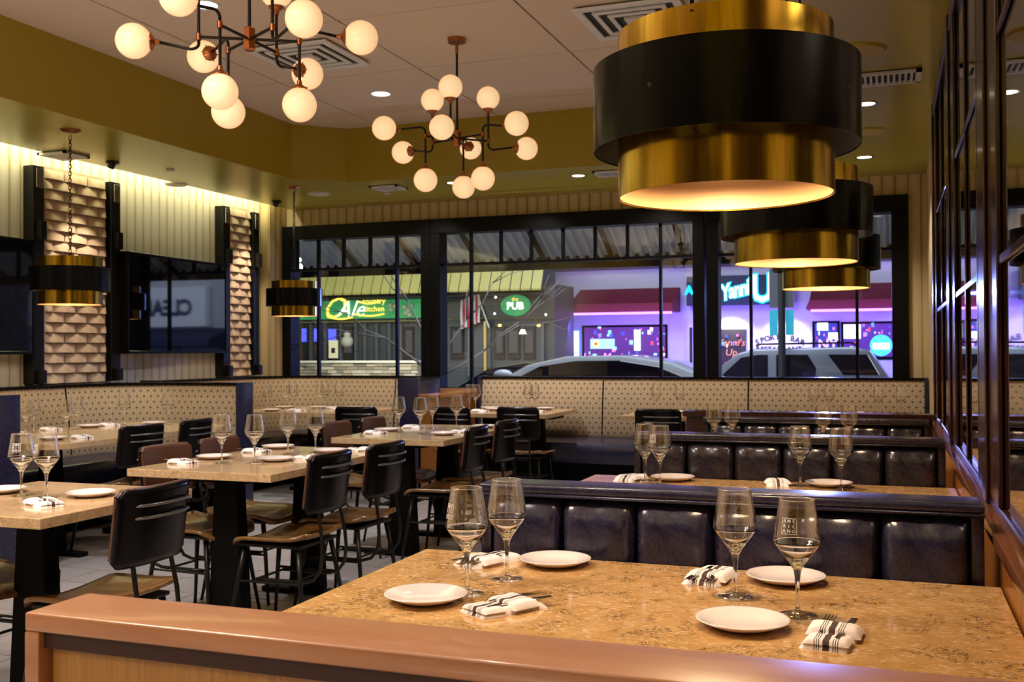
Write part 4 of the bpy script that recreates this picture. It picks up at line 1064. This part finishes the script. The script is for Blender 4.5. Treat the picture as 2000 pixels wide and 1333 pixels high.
def bits(px0, px1, py0, py1, n, parent, smin=2, smax=7, pal_=pm_):
    for _ in range(n):
        x, y = random.uniform(px0, px1), random.uniform(py0, py1); w_, h_ = random.uniform(smin, smax)/2, random.uniform(smin, smax)/1.6
        r_ = rect(x-w_, y-h_, x+w_, y+h_, YF-0.10, 0.02); MB().box(*r_).build('bar_light', random.choice(pal_), parent)
bits(1142, 1298, 640, 704, 46, w1)
pbox(1239, 645, 1250, 685, YF-0.13, 0.03, 'neon_bar', emi('ice neon', (0.75, 0.98, 1.0), 4), w1)
pbox(1153, 662, 1200, 682, YF-0.13, 0.03, 'neon_sign', emi('neon plate', (0.35, 0.6, 0.9), 1.6), w1)
a = at(1164, 672, YF-0.16); MB().cyl((a.x, YF-0.17, a.z), (a.x, YF-0.14, a.z), 0.10, 18).build('neon_ring', emi('yellow neon', (1.0, 0.7, 0.2), 2.5), w1); MB().cyl((a.x, YF-0.19, a.z), (a.x, YF-0.16, a.z), 0.045, 14).build('neon_ring', emi('red neon', (1.0, 0.05, 0.02), 2.5), w1)
a = at(1160, 698, YF-0.15); sign_text('window_lettering', 'Live Music', 0.30, emi('pink letters', (1.0, 0.35, 0.9), 1.6), (a.x+0.3, YF-0.14, a.z), w1, shear=0.2)
w2 = glow_window(1587, 627, 1640, 700, 'shop_window', (0.02, 0.04, 0.5)); w3 = glow_window(1643, 627, 1775, 702, 'shop_window', (0.10, 0.02, 0.42))
IB = emi('icy screen', (0.80, 0.98, 1.0), 2.4); PK = emi('pink logo', (1.0, 0.55, 0.9), 1.3)
for q in ((1596, 631, 1617, 646), (1618, 650, 1636, 663)): pbox(*q, YF-0.13, 0.03, 'bar_screen', IB, w2)
pbox(1648, 634, 1681, 662, YF-0.13, 0.03, 'bar_screen', IB, w3)
a = at(1617, 674, YF-0.13); sign_text('window_lettering', 'NY', 0.36, PK, (a.x, YF-0.12, a.z), w2, bold=0.01)
bits(1590, 1636, 632, 696, 12, w2); bits(1646, 1740, 632, 696, 22, w3)
a = at(1721, 675, YF-0.2); MB().cyl((a.x, YF-0.24, a.z), (a.x, YF-0.16, a.z), 0.27, 28).build('round_sign', emi('cyan disc', (0.05, 0.55, 1.0), 2.0), w3); MB().box(a.x-0.2, YF-0.27, a.z-0.10, a.x+0.2, YF-0.245, a.z+0.06).build('sign_plate', IB, w3)
# door and wall lettering
d_ = pbox(1400, 643, 1456, 745, YF-0.06, 0.06, 'bar_door', M['dark'], e)
bits(1406, 1448, 652, 676, 8, d_); a = at(1428, 665, YF-0.1); sign_text('door_lettering', "Yanni's\nUp", 0.26, emi('salmon letters', (1.0, 0.35, 0.28), 1.2), (a.x, YF-0.12, a.z-0.2), d_, shear=0.15)
pbox(1416, 708, 1448, 728, YF-0.14, 0.05, 'red_light', emi('red light', (1.0, 0.02, 0.01), 2.2), d_)
INK = mat('black sign paint', (0.02, 0.02, 0.03), 0.6)
txt = 'SPORTS BAR'
for i, ch in enumerate(txt):
    t_ = (i-(len(txt)-1)/2)/((len(txt)-1)/2); a = at(1523+t_*44, 659+10*t_*t_, YF-0.03)
    if ch != ' ': sign_text('wall_letter', ch, 0.20, INK, (a.x, YF-0.015, a.z), e, rot=(PI/2, t_*0.35, 0), bold=0.006)
a = at(1523, 669, YF); sign_text('wall_letter', '&', 0.18, INK, (a.x, YF-0.015, a.z), e)
a = at(1521, 682, YF); sign_text('wall_lettering', 'RESTAURANT', 0.17, INK, (a.x, YF-0.015, a.z), e, bold=0.005, space=1.15)
spot('bar_wall_lamp', tuple(at(1423, 615, YF-0.5)), (0, 0.45, -1), 85, (1, 0.92, 0.8), 120, 0.6, 0.1); spot('bar_wall_lamp', tuple(at(1530, 615, YF-0.6)), (0, 0.45, -1), 95, (1, 0.92, 0.8), 120, 0.6, 0.1)
pbox(1343, 633, 1360, 735, YF-0.05, 0.05, 'narrow_window', M['grille'], e); pbox(1347, 640, 1352, 728, YF-0.07, 0.02, 'dark_pane', M['dark'], e)
# blade sign
e = empty('bar_sign', (0, 0, 0), label='dark sign board with glowing white script above the bar door', cat='sign')
r_ = rect(1341, 535, 1545, 598, YF-0.35, 0.18); MB().box(*r_).build('board', mat('sign board', (0.008, 0.02, 0.05), 0.5), e)
NE = emi('white neon', (0.80, 0.97, 1.0), 1.3); NB = emi('cyan neon edge', (0.0, 0.55, 0.9), 2.0)
a = at(1433, 568, YF-0.4)
for dy, mm, bo, nm in ((0.0, NB, 0.045, 'letter_glow_edge'), (-0.03, NE, 0.018, 'lettering')):
    sign_text(nm, "Yanni'", 0.56, mm, (a.x+0.04, YF-0.40+dy, a.z), e, rot=(PI/2, -0.22, 0), shear=0.3, bold=bo, space=0.9).scale = (0.66, 1, 1)
    b_ = at(1493, 566, YF-0.4); sign_text(nm, 'U', 0.98, mm, (b_.x-0.05, YF-0.40+dy, b_.z), e, bold=bo*1.5).scale = (0.85, 1, 1)
    c_ = at(1503, 552, YF-0.4); sign_text(nm, '1', 0.62, mm, (c_.x+0.02, YF-0.40+dy, c_.z), e, bold=bo)
    c_ = at(1346, 568, YF-0.4); sign_text(nm, 'A', 0.30, NB, (c_.x, YF-0.40+dy, c_.z), e, bold=bo*0.5)
# light box
e = empty('menu_light_box', (0, 0, 0), label='white illuminated menu box at the left end of the bar front', cat='sign')
pbox(1090, 647, 1128, 708, YF-0.5, 0.15, 'light_box', emi('white box', (0.78, 0.95, 1.0), 1.4), e); pbox(1086, 645, 1130, 709, YF-0.34, 0.08, 'box_frame', emi('blue edge', (0.05, 0.3, 1.0), 1.2), e)
a = at(1109, 688, YF-0.52); sign_text('box_lettering', 'MENU', 0.17, mat('grey letters', (0.3, 0.3, 0.5), 0.6), (a.x, YF-0.515, a.z), e)
# pub building on the left
YP = 25.0
M['oliveroof'] = mat('olive standing seam roof', (0.50, 0.47, 0.16), 0.5)
M['pubgrey'] = mat('dark grey timber front', (0.06, 0.07, 0.085), 0.5)
e = empty('pub_building', (0, 0, 0), label='dark timber pub front with olive metal roof over the road', cat='building')
pa, pb_ = at(470, 600, YP).x, at(1083, 600, YP).x
MB().box(pa, YP, GZ, pb_, YP+1.7, 3.0).build('wall', M['pubgrey'], e)
zt, zl = 6.0, at(700, 572, YP-1.0).z
n = 34
for i in range(n):
    xa, xb = pa+(pb_-pa)*i/n, pa+(pb_-pa)*(i+1)/n-0.03
    MB().grid(lambda u, v: (xa+(xb-xa)*u, YP-1.0+1.9*v, zl+(zt-zl)*(v**0.8)), 1, 5, (0, 0.02, -0.05)).build('roof_panel', M['oliveroof'], e)
MB().box(pa, YP-0.95, zl-0.12, pb_, YP-0.85, zl-0.01).build('gutter', M['blackmatte'], e)
GRN = mat('green sign board', (0.03, 0.22, 0.08), 0.5, emit=(0.02, 0.20, 0.07), es=0.8); GLD = emi('gold letters', (1.0, 0.72, 0.10), 1.4); WH = emi('white letters', (1, 1, 0.85), 1.6)
sg = pbox(575, 584, 828, 625, YP-0.12, 0.1, 'sign_board', GRN, e); pbox(575, 626, 828, 631, YP-0.2, 0.12, 'gold_trim', mat('gold trim', (0.5, 0.36, 0.05), 0.4), e)
a = at(672, 604, YP-0.15)
sign_text('gold_lettering', 'O', 0.85, GLD, (a.x-0.35, YP-0.16, a.z), sg, shear=0.4); sign_text('gold_lettering', 'Ale', 0.62, WH, (a.x+0.2, YP-0.17, a.z-0.02), sg, shear=0.4)
a = at(730, 600, YP-0.15); sign_text('gold_lettering', 'country\nkitchen', 0.21, GLD, (a.x, YP-0.16, a.z+0.05), sg, bold=0.004, space=1.05)
for s_ in ((640, 617, 690, 622), (690, 612, 750, 615), (700, 587, 740, 592)):
    p_ = [at(s_[0]+(s_[2]-s_[0])*i/10, (s_[1]+s_[3])/2+4*math.sin(i/10*PI), YP-0.17) for i in range(11)]; MB().tube(p_, 0.025, 6).build('gold_swash', GLD, sg)
for px, py in ((762, 596), (764, 606), (772, 598), (790, 600), (797, 607), (803, 598), (792, 612), (800, 616)):
    a = at(px, py, YP-0.15); MB().sphere(tuple(a), 0.075, 10, 6).build('shamrock_leaf', mat('pale leaf', (0.5, 0.6, 0.45), 0.6), sg, smooth='all')
pal2 = [emi('pub window blue', (0.10, 0.12, 0.9), 1.3), emi('pub window glow', (0.25, 0.22, 0.18), 1.0)]
for i, (p0, p1) in enumerate(((584, 604), (608, 630), (636, 662), (668, 690), (788, 808), (880, 905), (965, 985), (990, 1015), (1022, 1045))):
    wd = pbox(p0, 638, p1, 702, YP-0.06, 0.05, 'pub_window', M['dark'], e)
    if i < 3: pbox(p0+5, 642, p1-6, 668, YP-0.10, 0.02, 'lit_pane', pal2[0], wd)
    else: pbox(p0+4, 646, p1-4, 690, YP-0.10, 0.02, 'lit_pane', emi('pub dim %d' % i, (0.05, 0.045, 0.05), 1.0), wd)
for px in (606, 634, 665, 694, 712, 735, 760, 782, 860, 915, 955, 1060): pbox(px-2, 632, px+2, 735, YP-0.14, 0.1, 'pilaster', mat('grey pilaster', (0.10, 0.11, 0.13), 0.5), e)
pbox(642, 665, 659, 700, YP-0.2, 0.04, 'poster', mat('cream poster', (0.7, 0.66, 0.45), 0.6, emit=(0.7, 0.66, 0.42), es=0.4), e); pbox(647, 680, 654, 690, YP-0.215, 0.01, 'poster_mark', M['dark'], e)
a = at(678, 668, YP-0.15); MB().sphere(tuple(a), 0.17, 14, 8).sphere((a.x, a.y, a.z+0.2), 0.10, 12, 8).build('pale_wreath', mat('pale wreath', (0.6, 0.6, 0.5), 0.7), e, smooth='all')
# second pub section: black fascia, oval sign, lamps
pbox(872, 578, 1083, 622, YP-0.2, 0.15, 'black_fascia', mat('black fascia', (0.02, 0.022, 0.03), 0.4), e); pbox(872, 620, 1083, 624, YP-0.28, 0.1, 'gold_trim', mat('tan trim', (0.4, 0.28, 0.1), 0.5), e)
a = at(1006, 597, YP-0.3); ov = MB().lathe([(0.001, 0.03), (0.26, 0.03), (0.28, 0.0)], 32).build('oval_sign', GRN, e, smooth=True); ov.location = (a.x, YP-0.25, a.z); ov.rotation_euler = (PI/2, 0, 0); ov.scale = (1.5, 1.0, 1.0)
sign_text('oval_lettering', 'PUB', 0.26, WH, (a.x, YP-0.30, a.z-0.02), e, bold=0.008); sign_text('oval_lettering', 'the', 0.14, GLD, (a.x, YP-0.30, a.z+0.16), e)
for px in (976, 1052): a = at(px, 636, YP-0.3); MB().sphere(tuple(a), 0.05, 12, 8, 0.7).build('porch_lamp', emi('amber lamp', (1.0, 0.6, 0.15), 3), e, smooth='all')
for px, py in ((968, 581), (1066, 615), (966, 613)): a = at(px, py, YP-0.3); MB().sphere(tuple(a), 0.035, 10, 6).build('porch_lamp', WH, e)
a = at(1021, 653, YP-0.3); MB().lathe([(0.05, 0.12), (0.10, 0.0)], 14, tuple(a)).build('lamp_shade', WH, e)
pbox(945, 628, 949, 735, YP-0.25, 0.06, 'gold_door_post', mat('gold post', (0.55, 0.42, 0.1), 0.4), e)
# stone garden wall in front of the pub
e = empty('stone_garden_wall', (0, 0, 0), label='low stone wall with pale coping in front of the pub', cat='wall')
YG = 22.5; X0, _, Z0, X1, _, Z1 = rect(579, 709, 817, 760, YG)
MB().box(X0, YG, GZ, X1, YG+0.3, Z1).build('core', mat('mortar', (0.25, 0.22, 0.18), 0.9), e); MB().box(X0-0.05, YG-0.08, Z1, X1+0.05, YG+0.35, Z1+0.05).build('coping', mat('pale coping', (0.7, 0.68, 0.6), 0.6), e)
sm = [mat('ledge stone %d' % i, c_, 0.85) for i, c_ in enumerate([(0.42, 0.36, 0.26), (0.30, 0.25, 0.18), (0.5, 0.45, 0.36), (0.22, 0.20, 0.16)])]
z = Z1-0.085
while z > GZ+0.3:
    x = X0+random.uniform(0, 0.15)
    while x < X1-0.1:
        w_ = min(random.uniform(0.18, 0.42), X1-x); MB().box(x, YG-random.uniform(0.02, 0.06), z, x+w_-0.012, YG+0.02, z+0.072).build('stone', random.choice(sm), e, uv=False); x += w_
    z -= 0.085
area('stone_wall_wash', (-10, 21.0, 1.9), (0, 1, -0.9), 6.0, 0.3, 90, (1.0, 0.95, 0.75))
# flag
e = empty('flag', tuple(at(955, 640, 24.75)), label='striped flag hanging from a slanted white pole by the pub', cat='flag')
MB().cyl((0, 0, 0), (-0.35, 0, 0.95), 0.02, 8).build('flag_pole', M['grille'], e)
for i in range(9):
    MB().grid(lambda u, v, i=i: (-0.32-0.06*i+0.10*u*0.6+0.02*v, 0.03*math.sin(v*5+i), 0.88-0.02*i-0.75*v), 1, 8, (0, 0.004, 0)).build('stripe', mat('flag stripe %d' % i, (0.5, 0.03, 0.06) if i % 2 else (0.6, 0.6, 0.65), 0.8), e)
# utility pole with banners
e = empty('street_pole', (at(1527, 650, 21.5).x, 21.5, GZ), label='dark street pole with two cyan banners in front of the bar', cat='pole')
MB().cyl((0, 0, 0), (0, 0, 6.0), 0.075, 14).build('pole', mat('dark pole', (0.05, 0.055, 0.06), 0.5), e, smooth=True)
CY = mat('cyan banner', (0.05, 0.45, 0.60), 0.6, emit=(0.02, 0.35, 0.5), es=0.6)
zb_ = at(1527, 655, 21.5).z-GZ; zt_ = at(1527, 606, 21.5).z-GZ
for s_ in (-1, 1): MB().box(min(s_*0.08, s_*0.24), -0.01, zb_, max(s_*0.08, s_*0.24), 0.01, zt_).build('banner', CY, e, bevel=0.004)
MB().box(-0.24, -0.015, zt_+0.05, 0.24, 0.015, zt_+0.85).build('banner', mat('grey banner', (0.22, 0.22, 0.24), 0.7), e)
# bare tree by the main post
def tree(base, h, spread, label, mt, seed):
    random.seed(seed); e = empty('bare_tree', tuple(base), label=label, cat='tree')
    MB().tube([(0, 0, 0), (0.05, 0, h*0.3), (0.0, 0, h*0.5)], [0.07, 0.06, 0.045], 8).build('trunk', mt, e, smooth='all')
    def br(p, d, L, r, k):
        q = p+d*L; mid = p+d*L*0.5+Vector((random.uniform(-1, 1), 0, random.uniform(-1, 1)))*L*0.08
        MB().tube([p, mid, q], [r, r*0.8, r*0.55], 6).build('branch', mt, e, smooth='all')
        if k == 0: return
        for _ in range(2):
            a = random.uniform(-0.6, 0.6); d2 = Vector((d.x*math.cos(a)-d.z*math.sin(a), d.y+random.uniform(-0.2, 0.2), d.x*math.sin(a)+d.z*math.cos(a)+0.08)).normalized(); br(q, d2, L*0.72, r*0.6, k-1)
    for s_ in (-1.1, -0.5, 0.1, 0.7, 1.2): br(Vector((0, 0, h*random.uniform(0.32, 0.5))), Vector((math.sin(s_*spread), 0, math.cos(s_*spread))), h*0.24, 0.022, 3)
BK = mat('pale lit bark', (0.34, 0.30, 0.27), 0.8)
tree((at(845, 600, 14.5).x, 14.5, GZ), 4.0, 0.9, 'bare branched tree seen beside the left window post', BK, 3)
random.seed(11)
# cars -------------------------------------------------------------
def car(name, label, loc, L, prof, gl, body, wheels, extra=None, W_=1.8, flip=1):
    e = empty(name, loc, label=label, cat='car'); hw_ = W_/2
    def slab(poly, y0, y1, inset=0.0):
        n = len(poly); b = MB(); b.add([(x*flip, y0, z) for x, z in poly]+[(x*flip, y1, z) for x, z in poly], [tuple(range(n)), tuple(range(2*n-1, n-1, -1))]+[(i, i+n, (i+1) % n+n, (i+1) % n) for i in range(n)]); return b
    slab(prof['lower'], -hw_, hw_).build('body', body, e, bevel=0.05, seg=2, smooth=True)
    slab(prof['cabin'], -hw_+0.14, hw_-0.14).build('cabin', body, e, bevel=0.05, seg=2, smooth=True)
    for poly in gl: slab(poly, -hw_+0.125, -hw_+0.15).build('side_window', M['carglass'], e, bevel=0.01, seg=1)
    for x in wheels:
        MB().cyl((x*flip, -hw_-0.02, 0.34), (x*flip, -hw_+0.22, 0.34), 0.34, 24).build('wheel', M['blackmatte'], e)
        MB().cyl((x*flip, hw_+0.02, 0.34), (x*flip, hw_-0.22, 0.34), 0.34, 24).build('wheel', M['blackmatte'], e)
        MB().cyl((x*flip, -hw_-0.035, 0.34), (x*flip, -hw_-0.02, 0.34), 0.21, 18).build('hub_cap', M['chrome'], e)
    return e
M['carglass'] = mat('dark car glass', (0.006, 0.007, 0.014), 0.06, spec=0.35)
SIL = mat('silver car paint', (0.42, 0.44, 0.50), 0.25, 0.3, coat=0.6); WHP = mat('white car paint', (0.75, 0.78, 0.80), 0.22, coat=0.8); BLP = mat('black car paint', (0.015, 0.014, 0.025), 0.15, coat=0.9)
YC = 22.9; xr = at(1744, 700, YC).x
suv = car('suv', 'silver sport utility vehicle parked in front of the bar', (xr-2.5, YC, GZ-0.02), 5.1,
    {'lower': [(-2.6, 0.35), (-2.65, 0.85), (-2.45, 1.05), (-1.2, 1.16), (2.45, 1.20), (2.55, 0.9), (2.5, 0.35)],
     'cabin': [(-1.35, 1.12), (-0.55, 1.72), (-0.25, 1.80), (1.75, 1.84), (2.05, 1.76), (2.45, 1.18)]},
    [[(-0.95, 1.20), (-0.50, 1.62), (-0.15, 1.68), (0.05, 1.68), (0.05, 1.20)], [(0.22, 1.22), (0.22, 1.68), (0.85, 1.68), (1.02, 1.40), (1.0, 1.22)], [(1.25, 1.68), (1.55, 1.26), (2.25, 1.26), (2.02, 1.68)]], SIL, (-1.75, 1.6), W_=1.95)
MB().box(2.44, -0.99, 0.95, 2.53, -0.75, 1.20).build('tail_light', emi('tail red', (1, 0.02, 0.03), 1.6), suv, bevel=0.01)
MB().tube([(-0.2, -0.75, 1.86), (-0.1, -0.75, 1.90), (1.7, -0.75, 1.92), (1.85, -0.75, 1.86)], 0.018, 8).build('roof_rail', M['black'], suv)
YC = 15.0; xl_ = at(925, 740, YC).x
s1 = car('sedan', 'white car with curved roof parked nearest the windows', (xl_+2.35, YC, GZ+0.12), 4.6,
    {'lower': [(-2.35, 0.3), (-2.38, 0.8), (-2.2, 1.02), (-1.7, 1.13), (1.9, 1.16), (2.3, 1.0), (2.35, 0.3)],
     'cabin': [(-1.85, 1.10), (-1.2, 1.44), (-0.6, 1.565), (0.2, 1.575), (0.9, 1.47), (1.7, 1.14)]},
    [[(-1.45, 1.20), (-1.0, 1.42), (-0.45, 1.50), (0.2, 1.505), (0.75, 1.42), (1.3, 1.20)]], WHP, (-1.45, 1.4))
MB().sphere((0, 0, 0), 0.10, 16, 10).build('door_mirror', WHP, s1, loc=(-1.50, -0.95, 1.30), smooth='all').scale = (1.5, 0.8, 0.8)
MB().cyl((-1.48, -0.92, 1.26), (-1.40, -0.80, 1.16), 0.02, 8).build('mirror_arm', M['black'], s1)
YC = 18.0; xr = at(1292, 735, YC).x
s2 = car('sedan', 'black car with rounded roof parked behind the white car', (xr-2.1, YC, GZ), 4.5,
    {'lower': [(-2.3, 0.3), (-2.3, 0.8), (-1.9, 0.98), (2.0, 1.06), (2.25, 0.9), (2.25, 0.3)],
     'cabin': [(-1.7, 1.0), (-0.9, 1.45), (-0.2, 1.56), (0.9, 1.54), (1.6, 1.32), (2.05, 1.03)]},
    [[(-1.2, 1.12), (-0.75, 1.36), (-0.1, 1.46), (0.8, 1.44), (1.3, 1.12)]], BLP, (-1.4, 1.4))
# cleaners over the road, seen only in the wall screen's reflection
e = empty('cleaners_shop', (7.4, 27.5, GZ), rz=0.16, label='pale shop front lettered for cleaners, seen reflected in the wall screen', cat='building')
MB().box(-3.2, 0, 0, 5.5, 4, 4.4).build('wall', M['stucco'], e)
MB().box(-1.9, -0.25, 2.55, 3.4, -0.05, 3.75).build('sign_board', mat('white sign', (0.75, 0.78, 0.85), 0.5, emit=(0.55, 0.62, 0.8), es=0.6), e)
sign_text('lettering', 'CLEANERS', 0.66, mat('navy letters', (0.01, 0.02, 0.10), 0.5), (0.15, -0.27, 3.1), e, bold=0.03)
MB().hexa([(-2.6, -1.0, 1.95), (3.8, -1.0, 1.95), (3.8, 0, 1.95), (-2.6, 0, 1.95), (-2.6, -0.9, 2.15), (3.8, -0.9, 2.15), (3.8, 0, 2.5), (-2.6, 0, 2.5)]).build('awning', mat('navy awning', (0.01, 0.015, 0.09), 0.6), e)
for x in (-2.2, -0.6, 1.0, 2.6): MB().box(x, -0.05, 0.3, x+1.4, -0.01, 1.9).build('shop_window', emi('cleaners window', (0.05, 0.08, 0.2), 1.0), e)
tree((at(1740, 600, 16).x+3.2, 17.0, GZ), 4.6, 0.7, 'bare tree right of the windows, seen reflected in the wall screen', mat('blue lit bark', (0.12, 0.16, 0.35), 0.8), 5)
